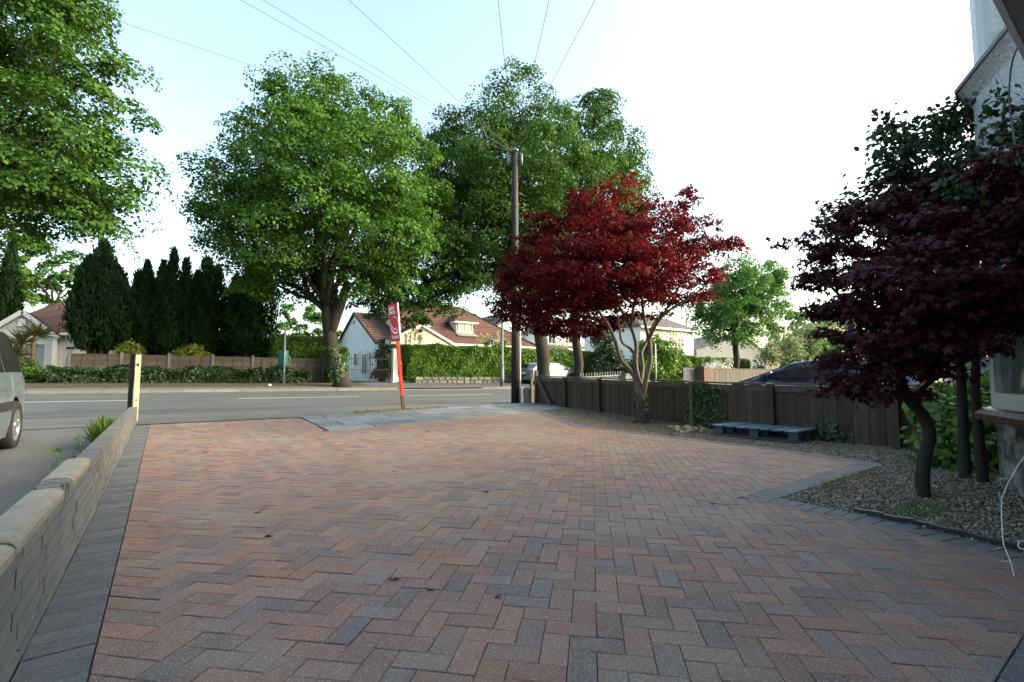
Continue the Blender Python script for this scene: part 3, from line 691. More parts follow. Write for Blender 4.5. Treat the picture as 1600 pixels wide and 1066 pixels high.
def broadleaf(name, label, cat, base, tpath, trad, lobes, n, lsize, lm, bm_='bark', limbs=None, fork=None, clump=.55, per=210, tmpl=T_RHOMB, group=None, limb_r=.16, flat=.70, inner=.08, zmin=-.7, subs=4, updir=.8):
    t = thing(name, label, cat, base, group=group)
    trunk_part([base + Vector((0, 0, -.12))] + tpath, trad, t, bm_, n=12)
    fk = Vector(fork) if fork is not None else Vector(tpath[-1])
    for k in (limbs if limbs is not None else range(len(lobes))):
        c = lobes[k][0]; st = fk.lerp(Vector(tpath[-2]), random.random() * .5)
        limb(t, st, c, limb_r * random.uniform(.7, 1.15), bm_, subs=subs, spread=.62)
    P, Nn = lobe_leaves(lobes, n, clump, per, flat, inner, updir, zmin, dome=True)
    leaves('crown', P, Nn, lsize, lm, t, tmpl)
    return t

# --- lime across the road (left of the estate board)
d1 = 22.4; B = on_ground(6.65, 22.6, .1)
tp_ = [B + Vector((0, 0, .25)), D(522, 570, d1), D(517, 535, d1), D(514, 505, d1), D(510, 478, d1)]
L1 = [lob(475, 165, 58, d1), lob(535, 190, 62, d1, .8), lob(600, 205, 46, d1, -.3), lob(405, 235, 55, d1, .3), lob(348, 285, 36, d1), lob(470, 255, 80, d1, -2.0), lob(560, 270, 80, d1, -2.0),
      lob(635, 255, 48, d1, .6), lob(385, 330, 60, d1, -1), lob(360, 390, 36, d1, .2), lob(430, 385, 70, d1, -2), lob(410, 440, 46, d1, .4), lob(505, 350, 80, d1, -2.6), lob(590, 350, 75, d1, -2),
      lob(500, 270, 100, d1, 3), lob(440, 350, 85, d1, 2.4), lob(570, 380, 80, d1, 2.2), lob(460, 450, 42, d1, .6), lob(655, 330, 46, d1, .8), lob(316, 274, 16, d1), lob(590, 440, 50, d1, .4), lob(500, 135, 26, d1), lob(440, 130, 20, d1), lob(330, 330, 22, d1), lob(615, 170, 20, d1)]
T1 = broadleaf('lime_tree', 'tall bright green street tree on the far verge beside the dark conifers', 'tree', B, tp_, [.52, .38, .33, .31, .29, .24], L1, 118000, .14, 'leaf_lime', limbs=range(17), clump=.92, limb_r=.17)
MB().tube(curve_path(D(515, 520, d1), D(545, 440, d1), 4), [.30, .27, .24, .2, .16], 9, wob=.08).build('fork', 'bark', T1)
# root flare and ivy on its trunk
P = []; Q = []
for _ in range(420):
    h = random.random() ** .9 * 3.8; a = random.uniform(0, 2 * math.pi); c = B.lerp(Vector(tp_[2]), h / 4.2); r = .35 + .09 * random.random()
    if math.cos(a - 5.5) < -.2 and random.random() < .7: continue
    P.append((c.x + r * math.cos(a), c.y + r * math.sin(a), c.z + .05)); Q.append((math.cos(a), math.sin(a), .3))
leaves('ivy', P, np.array(Q) + rng.normal(size=(len(Q), 3)) * .3, .12, 'leaf_ivy', T1, T_OVAL)

# --- lime behind the telegraph pole and its neighbour
d2 = 28.4; B = on_ground(18.3, 22.3, .1)
tp_ = [B + Vector((0, 0, .3)), D(849, 560, d2), D(843, 520, d2), D(838, 480, d2), D(832, 440, d2)]
L2 = [lob(810, 165, 48, d2), lob(765, 215, 52, d2, .5), lob(855, 205, 48, d2, .4), lob(720, 255, 46, d2), lob(800, 265, 75, d2, -2.4), lob(870, 280, 70, d2, -2.2), lob(735, 330, 60, d2, -1.4), lob(800, 360, 75, d2, -2.8),
      lob(870, 370, 70, d2, -2), lob(740, 420, 55, d2, -.8), lob(830, 430, 60, d2, .6), lob(690, 300, 38, d2, .4), lob(800, 300, 95, d2, 3), lob(760, 380, 80, d2, 2.4), lob(880, 440, 50, d2, .3), lob(800, 125, 22, d2), lob(822, 118, 16, d2), lob(735, 190, 22, d2), lob(780, 150, 22, d2), lob(700, 190, 14, d2), lob(678, 250, 26, d2, .4), lob(672, 300, 30, d2, .2), lob(695, 225, 26, d2, .2), lob(690, 350, 40, d2, -.4)]
T2 = broadleaf('lime_tree', 'tall green street tree rising right behind the brown telegraph pole', 'tree', B, tp_, [.55, .44, .39, .36, .34, .28], L2, 116000, .155, 'leaf_lime_deep', limbs=range(14), clump=1.0, limb_r=.18)
L2b = [lob(650, 385, 62, d2, -3.6), lob(600, 415, 48, d2, -3.2), lob(690, 430, 52, d2, -3.2), lob(635, 455, 42, d2, -3), lob(720, 400, 44, d2, -3.2), lob(660, 340, 40, d2, -3.2), lob(590, 455, 26, d2, -3), lob(650, 480, 24, d2, -3), lob(605, 478, 30, d2, -3), lob(640, 492, 24, d2, -3.2), lob(572, 462, 26, d2, -3), lob(690, 468, 32, d2, -3), lob(725, 450, 30, d2, -3)]
P, Nn = lobe_leaves(L2b, 38000, .8, 190, .55, .16, .75, -.8, dome=True); leaves('lower_bough', P, Nn, .14, 'leaf_lime_deep', T2)
limb(T2, tp_[3], L2b[0][0], .16, subs=6); limb(T2, L2b[0][0], L2b[1][0], .07, subs=3); limb(T2, L2b[0][0], L2b[2][0], .07, subs=3)
P, Nn = lobe_leaves(L2 + L2b[:3], 6000, .42, 26, .7, 0, .5, -.2); leaves('blossom', P, Nn, .10, 'leaf_lime_flower', T2)
d3 = 31.6; B = on_ground(22.0, 23.3, .1)
tp_ = [B + Vector((0, 0, .3)), D(905, 570, d3), D(898, 520, d3), D(896, 470, d3), D(905, 420, d3)]
L3 = [lob(930, 195, 42, d3), lob(905, 230, 46, d3, -.5), lob(955, 240, 44, d3), lob(930, 290, 62, d3, -2), lob(980, 285, 40, d3), lob(920, 360, 70, d3, -1.6), lob(985, 340, 44, d3), lob(950, 420, 55, d3, .4), lob(930, 320, 80, d3, 2.6), lob(1005, 300, 26, d3), lob(940, 165, 18, d3), lob(900, 185, 16, d3), lob(968, 205, 14, d3)]
broadleaf('lime_tree', 'slimmer street tree right of the one behind the pole, crown touching it', 'tree', B, tp_, [.42, .33, .29, .27, .25, .2], L3, 54000, .16, 'leaf_lime_deep', limbs=range(9), clump=.95, limb_r=.15)

# --- tree overhanging from the left
d4 = 15.6; B = on_ground(-7.6, 23.6, .1)
tp_ = [B + Vector((0, 0, .4)), B + Vector((.1, -.1, 2.2)), B + Vector((.3, -.3, 4.2)), B + Vector((.3, -.3, 5.6))]
L4 = [lob(150, 45, 40, d4, .3), lob(185, 110, 34, d4, .2), lob(120, 130, 66, d4, -.6), lob(180, 200, 40, d4, .3), lob(60, 220, 80, d4, -1.2), lob(140, 265, 62, d4, -.6), lob(205, 275, 30, d4, .2), lob(60, 330, 66, d4, -.8), lob(150, 345, 48, d4, .2), lob(195, 345, 22, d4, .2),
      lob(40, 60, 80, d4, -.6), lob(-70, 140, 120, d4, -.5), lob(-60, 300, 100, d4, -.3), lob(70, -70, 90, d4), lob(160, -20, 40, d4), lob(20, 150, 110, d4, 2.2), lob(90, 300, 85, d4, 1.8), lob(-80, -60, 110, d4), lob(-190, 100, 130, d4), lob(-180, 280, 110, d4), lob(110, 380, 36, d4, .4), lob(225, 290, 14, d4, .2), lob(205, 110, 16, d4, .2), lob(190, 240, 20, d4)]
T4 = broadleaf('street_tree', 'big leafy tree overhanging the road from the left edge', 'tree', B, tp_, [.5, .42, .38, .36, .33], L4, 100000, .125, 'leaf_left', limbs=range(16), clump=.72, limb_r=.13, subs=5, flat=.9, inner=.14)

# --- trees seen in the background
d5 = 40
B = A(70, 588, 52); B.z = G(B.x, B.y)
broadleaf('background_tree', 'green tree standing behind the white bungalow on the left', 'tree', B, [B + Vector((0, 0, 2)), B + Vector((0, 0, 4)), B + Vector((.2, 0, 6))], [.4, .35, .3, .2],
          [(A(75, 425, 52), (3.2, 3.2, 2.8)), (A(40, 415, 52), (2.8, 2.8, 2.5)), (A(110, 440, 53), (2.2, 2.4, 2)), (A(60, 460, 51), (2.5, 2.2, 1.6))], 8000, .26, 'leaf_left', limbs=range(3), clump=.8, limb_r=.14)
B = A(470, 588, 44); B.z = G(B.x, B.y)
broadleaf('background_tree', 'pale green tree glimpsed behind the clipped yellow-green hedge', 'tree', B, [B + Vector((0, 0, 1.2)), B + Vector((0, 0, 2.4)), B + Vector((.1, 0, 3.4))], [.25, .2, .18, .1],
          [(A(465, 505, 44), (2.2, 2.0, 1.6)), (A(500, 520, 44), (1.8, 1.8, 1.4)), (A(440, 520, 44), (1.6, 1.6, 1.6))], 4200, .22, 'leaf_far', limbs=range(2), clump=.6, limb_r=.1)
d6 = 45; B = on_ground(43.3, 24.6, .08)
L6 = [lob(1150, 435, 34, d6), lob(1190, 440, 34, d6), lob(1118, 475, 36, d6), lob(1165, 475, 48, d6, -1.5), lob(1200, 480, 30, d6), lob(1105, 515, 24, d6), lob(1140, 520, 34, d6, -1), lob(1180, 515, 26, d6), lob(1150, 480, 44, d6, 1.6), lob(1210, 440, 16, d6), lob(1085, 490, 12, d6)]
broadleaf('street_tree', 'slender light green tree between the two red-leaved maples', 'tree', B, [B + Vector((0, 0, .4)), D(1151, 560, d6), D(1148, 535, d6), D(1146, 505, d6)], [.36, .30, .27, .25, .2], L6, 40000, .19, 'leaf_far', limbs=range(8), clump=.9, limb_r=.12, flat=.8, inner=.2, per=120)
d7 = 80; B = D(1225, 588, d7); B.z = G(B.x, B.y)
broadleaf('background_tree', 'distant dark green tree behind the cream-leaved bush', 'tree', B, [B + Vector((0, 0, 2)), B + Vector((0, 0, 4)), B + Vector((0, 0, 5.5))], [.5, .45, .4, .3],
          [lob(1225, 515, 24, d7), lob(1250, 505, 20, d7), lob(1205, 525, 18, d7), lob(1275, 515, 26, d7), lob(1300, 500, 26, d7)], 5200, .42, 'leaf_far', limbs=range(4), clump=1.2, limb_r=.2)
d8 = 75; B = D(742, 588, d8); B.z = G(B.x, B.y)
broadleaf('background_tree', 'small round dark tree peeping over the red roof beside the dormer', 'tree', B, [B + Vector((0, 0, 3)), B + Vector((0, 0, 5)), B + Vector((0, 0, 7))], [.4, .35, .3, .2],
          [lob(742, 503, 13, d8), lob(748, 512, 14, d8), lob(735, 512, 10, d8)], 2600, .34, 'leaf_far', limbs=range(2), clump=1.0, limb_r=.15)

# --- dark columnar conifers behind the panel fence
def conifer(px, top, hw, Y, label, n=17000, seedlean=0):
    x = A(px, 560, Y).x; z0 = G(x, Y); h = A(px, top, Y).z - z0
    r = abs(A(px + hw, 560, Y).x - A(px - hw, 560, Y).x) / 2
    t = thing('conifer', label, 'conifer', (x, Y, z0), group='dark conifers across the road')
    mb = MB(); cols = []
    k = 7
    for i in range(k):
        a = 2 * math.pi * i / k + random.random(); q = 0 if i == 0 else random.uniform(.35, .6) * r
        cols.append((q * math.cos(a), q * math.sin(a), h * (1 if i == 0 else random.uniform(.72, .98)), r * random.uniform(.36, .58)))
    for cx, cy, ch, cr in cols[:5]:
        mb.tube([(x + cx * .2, Y + cy * .2, z0 - .1), (x + cx * .7, Y + cy * .7, z0 + h * .25), (x + cx, Y + cy, z0 + ch * .75)], [.11, .09, .03], 6)
    mb.build('trunk', 'bark_dark', t)
    P = []; Nn = []; Dd = []
    per = n // k
    for cx, cy, ch, cr in cols:
        u = rng.random(per) ** .85; zz = 1.45 + rng.random(per) * .5 + u * (ch - 1.9); a = rng.uniform(0, 2 * math.pi, per)
        env = cr * np.minimum(1, (1 - u) ** .55 * 1.5) * np.minimum(1, .35 + u * 3) * (1 + .18 * np.sin(a * 5 + zz * 3 + cx * 9)) * np.where(rng.random(per) < .12, rng.uniform(1.0, 1.35, per), rng.uniform(.55, 1.05, per))
        P.append(np.stack([x + cx + env * np.cos(a), Y + cy + env * np.sin(a), z0 + zz], 1))
        Nn.append(np.stack([np.cos(a), np.sin(a), np.full(per, .15)], 1) + rng.normal(size=(per, 3)) * .45)
        Dd.append(np.stack([np.cos(a) * .25, np.sin(a) * .25, np.ones(per)], 1) + rng.normal(size=(per, 3)) * .25)
    leaves('crown', np.concatenate(P), np.concatenate(Nn), .27, 'leaf_conifer', t, T_SPRAY, dirs=np.concatenate(Dd))
    return t
conifer(152, 376, 58, 31, 'broad dark conifer nearest the white bungalow', 26000)
conifer(222, 408, 33, 31.5, 'narrow conifer second from the white bungalow')
conifer(264, 390, 35, 31, 'conifer with a ragged double top, third from the white bungalow')
conifer(316, 402, 34, 31.3, 'pointed conifer fourth from the white bungalow')
conifer(388, 405, 56, 31, 'conifer farthest from the white bungalow, half behind the street tree', 22000)
conifer(8, 372, 26, 36, 'dark conifer at the very left edge above the white bungalow roof', 14000)

# --- hedges
def hedge(name, label, x0, x1, y0, y1, z0, z1, m, n, ls=.10, core='hedge_core', rough=.09, round_=.18, cat='hedge', group=None, tmpl=T_RHOMB):
    t = thing(name, label, cat, ((x0 + x1) / 2, (y0 + y1) / 2, z0), group=group)
    w_, d_, h_ = x1 - x0, y1 - y0, z1 - z0
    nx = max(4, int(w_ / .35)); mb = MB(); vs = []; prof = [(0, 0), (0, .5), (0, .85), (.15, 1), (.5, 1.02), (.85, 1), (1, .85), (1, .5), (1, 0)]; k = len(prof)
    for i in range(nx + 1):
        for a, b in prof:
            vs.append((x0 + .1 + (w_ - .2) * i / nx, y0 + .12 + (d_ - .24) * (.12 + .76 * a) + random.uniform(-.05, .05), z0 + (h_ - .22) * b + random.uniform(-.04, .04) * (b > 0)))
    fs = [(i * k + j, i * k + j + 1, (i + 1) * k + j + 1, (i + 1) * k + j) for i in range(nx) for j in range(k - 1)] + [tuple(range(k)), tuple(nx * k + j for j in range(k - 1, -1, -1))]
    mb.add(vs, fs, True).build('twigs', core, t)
    ar = np.array([w_ * h_ * 1.25, w_ * h_ * .6, w_ * d_, d_ * h_, d_ * h_]); ar = ar / ar.sum(); s_ = rng.choice(5, n, p=ar)
    u = rng.random(n); v = rng.random(n); P = np.zeros((n, 3)); N_ = np.zeros((n, 3))
    def put(mask, x, y, z, nr): P[mask] = np.stack([x, y, z], 1)[mask]; N_[mask] = nr
    one = np.ones(n)
    put(s_ == 0, x0 + u * w_, y0 * one, z0 + v * h_, (0, -1, .3)); put(s_ == 1, x0 + u * w_, y1 * one, z0 + v * h_, (0, 1, .3)); put(s_ == 2, x0 + u * w_, y0 + v * d_, z1 * one, (0, 0, 1))
    put(s_ == 3, x0 * one, y0 + u * d_, z0 + v * h_, (-1, 0, .3)); put(s_ == 4, x1 * one, y0 + u * d_, z0 + v * h_, (1, 0, .3))
    # softened edges and lumps
    lump = .5 * np.sin(P[:, 0] * 2.3 + P[:, 2] * 3.1) + .5 * np.sin(P[:, 0] * 5.1 - P[:, 2] * 4.3 + P[:, 1] * 3)
    P -= N_ * (rng.random(n)[:, None] * .20) ; P += N_ * (lump * rough)[:, None]
    over = (P[:, 2] - (z1 - round_)) / round_; mk = over > 0
    for ax, c, hf in ((1, (y0 + y1) / 2, d_ / 2),):
        f = np.clip(over, 0, 1) ** 2 * .35 * np.minimum(1, round_ * 2 / hf); P[mk, ax] = c + (P[mk, ax] - c) * (1 - f[mk])
    leaves('foliage', P, N_ + rng.normal(size=(n, 3)) * .6 + [0, 0, .25], ls, m, t, tmpl)
    return t
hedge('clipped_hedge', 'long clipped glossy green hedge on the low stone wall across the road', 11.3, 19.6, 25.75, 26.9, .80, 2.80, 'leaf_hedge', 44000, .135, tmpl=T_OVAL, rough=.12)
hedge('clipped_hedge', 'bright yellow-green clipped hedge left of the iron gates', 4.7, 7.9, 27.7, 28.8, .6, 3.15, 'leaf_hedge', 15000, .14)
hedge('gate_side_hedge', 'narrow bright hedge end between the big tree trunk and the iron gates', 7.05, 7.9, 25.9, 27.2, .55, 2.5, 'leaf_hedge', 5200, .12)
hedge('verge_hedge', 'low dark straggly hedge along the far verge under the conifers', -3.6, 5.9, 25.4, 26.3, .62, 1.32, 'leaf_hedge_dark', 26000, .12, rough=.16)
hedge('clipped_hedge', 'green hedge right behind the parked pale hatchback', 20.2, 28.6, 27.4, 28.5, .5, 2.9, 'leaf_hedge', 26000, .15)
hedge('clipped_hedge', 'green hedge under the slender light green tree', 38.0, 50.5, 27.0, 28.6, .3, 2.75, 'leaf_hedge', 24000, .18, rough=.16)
hedge('conifer_undergrowth', 'dark undergrowth filling the gaps between the conifer trunks', -1.6, 8.6, 32.4, 33.4, .66, 3.0, 'leaf_conifer', 9000, .26, rough=.3, cat='undergrowth')
def shrub(name, label, lobes, base, n, ls, m, stem='bark_dark', cat='shrub', tmpl=T_OVAL, clump=.3, per=40, nstems=4, sr=.035, zmin=-.6, group=None):
    t = thing(name, label, cat, base, group=group); mb = MB()
    for k in range(nstems):
        c = lobes[k % len(lobes)][0]; st = Vector(base) + Vector((random.uniform(-.1, .1), random.uniform(-.1, .1), -.05)); mb.tube(curve_path(st, Vector(c) + Vector((random.uniform(-.1, .1), 0, 0)), 4, jit=.04), [sr, sr * .8, sr * .6, sr * .4, sr * .2], 6)
    mb.build('stem', stem, t)
    P, Nn = lobe_leaves(lobes, n, clump, per, .8, .35, .4, zmin); leaves('foliage', P, Nn, ls, m, t, tmpl)
    return t
def px_shrub(name, label, blobs, Y, n, ls, m, clump=.35, **k):
    lo = []
    for px, py, r in blobs:
        c = A(px, py, Y); d = (c - CAM).dot(FW); rr = r * d / FPX; lo.append((c, (rr, rr * .9, rr * .95)))
    b = on_ground(lo[0][0].x, Y, .03); return shrub(name, label, lo, b, n, ls, m, clump=clump, **k)
px_shrub('garden_shrub', 'bright green rounded shrub seen through the maple stems', [(1030, 560, 36), (1008, 575, 26), (1054, 572, 22), (1035, 585, 22), (1020, 542, 20)], 25.2, 12000, .19, 'leaf_hedge', clump=.5)
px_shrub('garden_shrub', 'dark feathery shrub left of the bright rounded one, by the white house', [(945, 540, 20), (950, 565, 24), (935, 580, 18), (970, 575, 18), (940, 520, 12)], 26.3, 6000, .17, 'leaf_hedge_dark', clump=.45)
px_shrub('variegated_bush', 'large cream and green variegated bush beyond the dark blue car', [(1225, 545, 30), (1255, 535, 32), (1200, 560, 20), (1280, 540, 34), (1310, 530, 40), (1245, 560, 26)], 24.0, 15000, .24, 'leaf_variegated', clump=.7)
px_shrub('flowering_shrub', 'pale flowering shrub in front of the hedge under the slender tree', [(1110, 573, 9), (1135, 572, 12), (1122, 570, 8)], 24.6, 1200, .16, 'petal_white', clump=.3)
px_shrub('garden_shrub', 'yellow-green shrub in the gap between the first two conifers', [(203, 543, 10), (212, 550, 9), (196, 552, 8)], 29.2, 1300, .15, 'leaf_yellow', clump=.25)
px_shrub('garden_shrub', 'lime green shrub low between the conifers above the panel fence', [(300, 550, 12), (320, 556, 10), (285, 556, 8)], 28.4, 1300, .15, 'leaf_yellow', clump=.25)
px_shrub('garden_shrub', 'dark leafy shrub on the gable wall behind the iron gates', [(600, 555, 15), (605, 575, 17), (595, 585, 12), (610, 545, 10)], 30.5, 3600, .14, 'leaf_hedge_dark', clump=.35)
px_shrub('garden_shrub', 'bushy green plant beside the palm in front of the white bungalow', [(50, 585, 12), (38, 575, 12), (62, 592, 10)], 26.8, 1600, .12, 'leaf_far', clump=.25)
px_shrub('rose_bush', 'white flowering bush rising over the right end of the long clipped hedge', [(768, 538, 9), (785, 540, 9), (776, 545, 8)], 27.3, 900, .12, 'leaf_hedge', clump=.25)
px_shrub('rose_bloom', 'cluster of white blooms over the right end of the long hedge', [(768, 533, 7), (784, 536, 8)], 27.1, 160, .12, 'petal_white', clump=.3, per=8, cat='flowers')
px_shrub('roadside_shrub', 'green bush filling the view behind the cars near the bay window', [(1330, 560, 40), (1400, 545, 44), (1470, 535, 46), (1530, 530, 50), (1440, 560, 40), (1580, 520, 60)], 7.0, 8000, .22, 'leaf_far', clump=.7)
# pampas plumes
def pampas(label, pts, Y):
    c = A(*pts[0], Y); t = thing('pampas_grass', label, 'grass', on_ground(c.x, Y, .03), group='pampas grass over the hedges')
    for px, py in pts:
        top = A(px, py, Y); foot = Vector((c.x + (top.x - c.x) * .3, Y, G(c.x, Y))); MB().tube(curve_path(foot, top, 4), .012, 5).build('stalk', 'grey_wood', t)
        n = 60; u = rng.random(n); P = np.array(top) - np.outer(u, (0, 0, .75)) + rng.normal(size=(n, 3)) * .025
        leaves('plume', P, rng.normal(size=(n, 3)), .18, 'plume', t, T_SPRAY, dirs=np.array([0, 0, 1.0]) + rng.normal(size=(n, 3)) * .3)
pampas('pampas plumes above the long clipped hedge near the lamp post', [(752, 524), (757, 526), (762, 522), (745, 528), (778, 521)], 28.6)
pampas('pampas plumes above the left part of the long clipped hedge', [(641, 520), (649, 516), (655, 522), (634, 524)], 28.2)
pampas('pampas plumes in front of the long white house', [(868, 532), (874, 530), (880, 533), (886, 531)], 30.0)

# --- cordyline in front of the white bungalow
B = on_ground(-4.35, 26.9, .05); t = thing('cordyline_palm', 'spiky cordyline palm in front of the white bungalow', 'palm', B)
heads = [A(56, 523, 26.9), A(34, 536, 26.9), A(28, 556, 26.9)]
for h_ in heads: MB().tube(curve_path(B, h_, 5, jit=.03), [.10, .085, .08, .07, .065, .06], 8, wob=.08).build('trunk', 'bark_maple', t)
for h_ in heads:
    n = 90; d = sphere_dirs(n, -.35); leaves('leaf_head', np.tile(np.array(h_), (n, 1)), np.cross(d, sphere_dirs(n)) , .62, 'leaf_cordyline', t, (np.array([(-.03, 0, 0), (.03, 0, 0), (.035, .5, 0), (0, 1, -.12), (-.035, .5, 0)]), [(0, 1, 2, 3, 4)]), dirs=d, sizevar=.25)

# --- the two red maples, near
dm = 10.15; B = on_ground(8.1, 6.66, -.02)
def ms(pts, r0, r1, d=dm, dds=None):
    P = [D(px, py, d + (dds[i] if dds else 0)) for i, (px, py) in enumerate(pts)]; n = len(P)
    # smooth the path
    out = []
    for i in range(n - 1):
        p0, p1, p2, p3 = P[max(i - 1, 0)], P[i], P[i + 1], P[min(i + 2, n - 1)]
        for q in range(4):
            u = q / 4; out.append(.5 * ((2 * p1) + (p2 - p0) * u + (2 * p0 - 5 * p1 + 4 * p2 - p3) * u * u + (3 * p1 - p0 - 3 * p2 + p3) * u ** 3))
    out.append(P[-1]); m = len(out); return out, [r0 + (r1 - r0) * (i / (m - 1)) ** .8 for i in range(m)]
M1 = thing('red_maple', 'spreading dark red Japanese maple in the gravel beside the low fence', 'maple', B)
stems = [ms([(1004, 663), (1003, 640), (1000, 615), (996, 597)], .125, .09),
         ms([(998, 605), (988, 583), (970, 562), (962, 535), (950, 508), (930, 480), (905, 450)], .062, .02, dds=[0, 0, -.1, -.2, -.4, -.7, -1]),
         ms([(999, 600), (993, 570), (994, 540), (986, 512), (972, 488), (955, 450), (940, 410)], .058, .018, dds=[0, 0, .1, .2, .4, .5, .6]),
         ms([(1003, 625), (1010, 590), (1016, 560), (1014, 530), (1008, 505), (1003, 470), (1000, 420), (1000, 360)], .066, .016, dds=[0, -.1, -.15, -.1, 0, .2, .3, .4]),
         ms([(1000, 605), (1004, 575), (1002, 552), (1010, 535), (1022, 505), (1045, 480), (1070, 450)], .05, .016, dds=[0, .15, .25, .4, .6, .8, 1.0]),
         ms([(994, 560), (985, 545), (972, 535), (968, 515), (964, 490), (960, 470)], .036, .012, dds=[0, .1, 0, -.2, -.4, -.6]),
         ms([(1014, 530), (1030, 500), (1050, 482), (1085, 460), (1110, 440)], .04, .012, dds=[-.1, -.3, -.4, -.5, -.6]),
         ms([(986, 512), (990, 480), (1000, 450), (1020, 420), (1040, 380)], .035, .012, dds=[.2, 0, -.2, -.4, -.6]),
         ms([(950, 508), (930, 500), (900, 490), (860, 470), (820, 450)], .035, .010, dds=[-.4, -.2, 0, .3, .5]),
         ms([(1045, 480), (1060, 450), (1085, 410), (1105, 370)], .03, .010, dds=[.8, .6, .4, .3])]
for i, (pth, rad) in enumerate(stems): MB().tube(pth, rad, 9, wob=.06).build('trunk' if i == 0 else 'stem', 'bark_maple', M1)
PADS = []   # (px, py, half width px, depth offset, half height px)
def pad(px, py, hw, dd, hh=16): PADS.append((px, py, hw, dd, hh))
for a in [(960, 300, 34, .2, 15), (985, 280, 20, .5, 12), (925, 325, 45, -.2, 16), (1000, 330, 55, .3, 18), (1060, 315, 30, .6, 14), (880, 350, 50, .1, 17), (950, 355, 60, -.8, 18), (1030, 355, 60, -.5, 18), (1085, 345, 34, .3, 14), (845, 370, 42, .4, 16), (900, 390, 60, -1.1, 18), (980, 395, 65, -1.3, 18),
          (1060, 390, 55, -.6, 18), (1110, 385, 36, .3, 14), (1135, 380, 22, .5, 9), (835, 415, 48, -.1, 17), (880, 430, 55, -1.2, 18), (950, 435, 60, -1.6, 17), (1020, 430, 60, -1.2, 17), (1080, 430, 50, -.4, 17), (1115, 425, 30, .5, 12), (810, 445, 36, .5, 14), (850, 465, 50, -.5, 15), (920, 470, 55, -1.2, 15), (990, 460, 50, -1.0, 14),
          (1050, 462, 44, .2, 14), (1095, 462, 32, .6, 12), (800, 475, 32, .5, 13), (835, 495, 38, .1, 12), (890, 500, 45, -.5, 13), (940, 508, 30, .5, 10), (950, 380, 80, 1.2, 30), (1030, 400, 75, 1.3, 30), (880, 430, 75, 1.2, 30), (975, 450, 80, 1.4, 22), (920, 480, 60, 1.0, 16), (1150, 385, 12, .5, 5), (785, 455, 16, .4, 8), (1000, 492, 26, .8, 9), (1075, 300, 16, .5, 8), (840, 340, 20, .2, 9), (970, 275, 14, .4, 8), (1120, 350, 14, .4, 7), (905, 305, 22, .2, 9), (790, 470, 30, .2, 14), (800, 490, 30, -.2, 12), (775, 480, 16, .3, 8), (830, 512, 26, -.2, 9), (870, 515, 34, 0, 10), (915, 520, 28, .3, 8), (960, 500, 30, .4, 9), (800, 425, 26, .2, 11), (815, 395, 24, .3, 10), (1035, 490, 18, .6, 8), (860, 480, 50, .6, 16), (900, 450, 60, .9, 26)]:
    pad(*a)
lo = [(D(px, py, dm + dd), (hw * dm / FPX, hw * dm / FPX, hh * dm / FPX)) for px, py, hw, dd, hh in PADS]
P, Nn = lobe_leaves(lo, 64000, .20, 30, .36, .5, .75, -.9); leaves('crown', P, Nn, .045, 'leaf_maple', M1, T_PALM3)
mb = MB()
for c, r in lo[:36]:                                                   # twigs into every pad
    src = min((p for pth, rad in stems[1:] for p in pth[6:]), key=lambda q: (q - c).length + max(0, q.z - c.z) * 2)
    mb.tube(curve_path(src, c, 4, jit=.05, lift=.06), [.014, .012, .009, .006, .004], 5)
    for _ in range(3):
        e_ = c + Vector((random.uniform(-1, 1) * r[0], random.uniform(-1, 1) * r[1], random.uniform(-.2, .2) * r[2])) * .8
        mb.tube(curve_path(c, e_, 3, jit=.03), [.006, .005, .003, .002], 4)
kind(mb.build('twigs', 'bark_maple', M1), 'stuff')
P = []; Q = []
for _ in range(520):
    h = random.random() ** 1.2 * .62; a = random.uniform(0, 2 * math.pi); r = .13 + random.uniform(0, .04) - .03 * h
    P.append((B.x + r * math.cos(a), B.y + r * math.sin(a), B.z + h)); Q.append((math.cos(a), math.sin(a), .4))
leaves('ivy', P, np.array(Q) + rng.normal(size=(len(Q), 3)) * .35, .045, 'leaf_ivy', M1, T_OVAL)

# second maple, close on the right
d9 = 4.05; B = on_ground(4.42, 1.15, -.02)
M2 = thing('red_maple', 'small deep purple-red maple with a crooked trunk nearest the bay window', 'maple', B)
st2 = [ms([(1452, 815), (1446, 780), (1441, 745), (1446, 710), (1452, 680), (1444, 652), (1424, 628), (1410, 606)], .052, .042, d9), ms([(1410, 606), (1402, 570), (1410, 520), (1430, 470), (1450, 410), (1460, 360)], .045, .012, d9, [0, .1, .2, .2, .1, 0]),
       ms([(1405, 580), (1380, 540), (1350, 500), (1310, 460), (1270, 420)], .026, .007, d9, [.1, .1, 0, -.1, -.1]), ms([(1410, 540), (1450, 510), (1500, 480), (1560, 440), (1620, 410)], .028, .008, d9, [.2, .3, .4, .4, .4]),
       ms([(1404, 575), (1370, 570), (1330, 575), (1300, 590)], .018, .005, d9, [.1, -.1, -.3, -.5]), ms([(1430, 470), (1390, 420), (1340, 380), (1300, 360)], .02, .006, d9, [.2, .3, .4, .4]), ms([(1424, 628), (1450, 600), (1500, 570), (1560, 545)], .024, .007, d9, [0, -.1, -.2, -.3])]
for i, (pth, rad) in enumerate(st2): MB().tube(pth, [r * (1.55 if (i == 0 and k == 0) else 1.25 if (i == 0 and k == 1) else 1.1 if (i == 0 and k == 2) else 1) for k, r in enumerate(rad)], 11, wob=.09).build('trunk' if i == 0 else 'branch', 'bark_dark', M2)
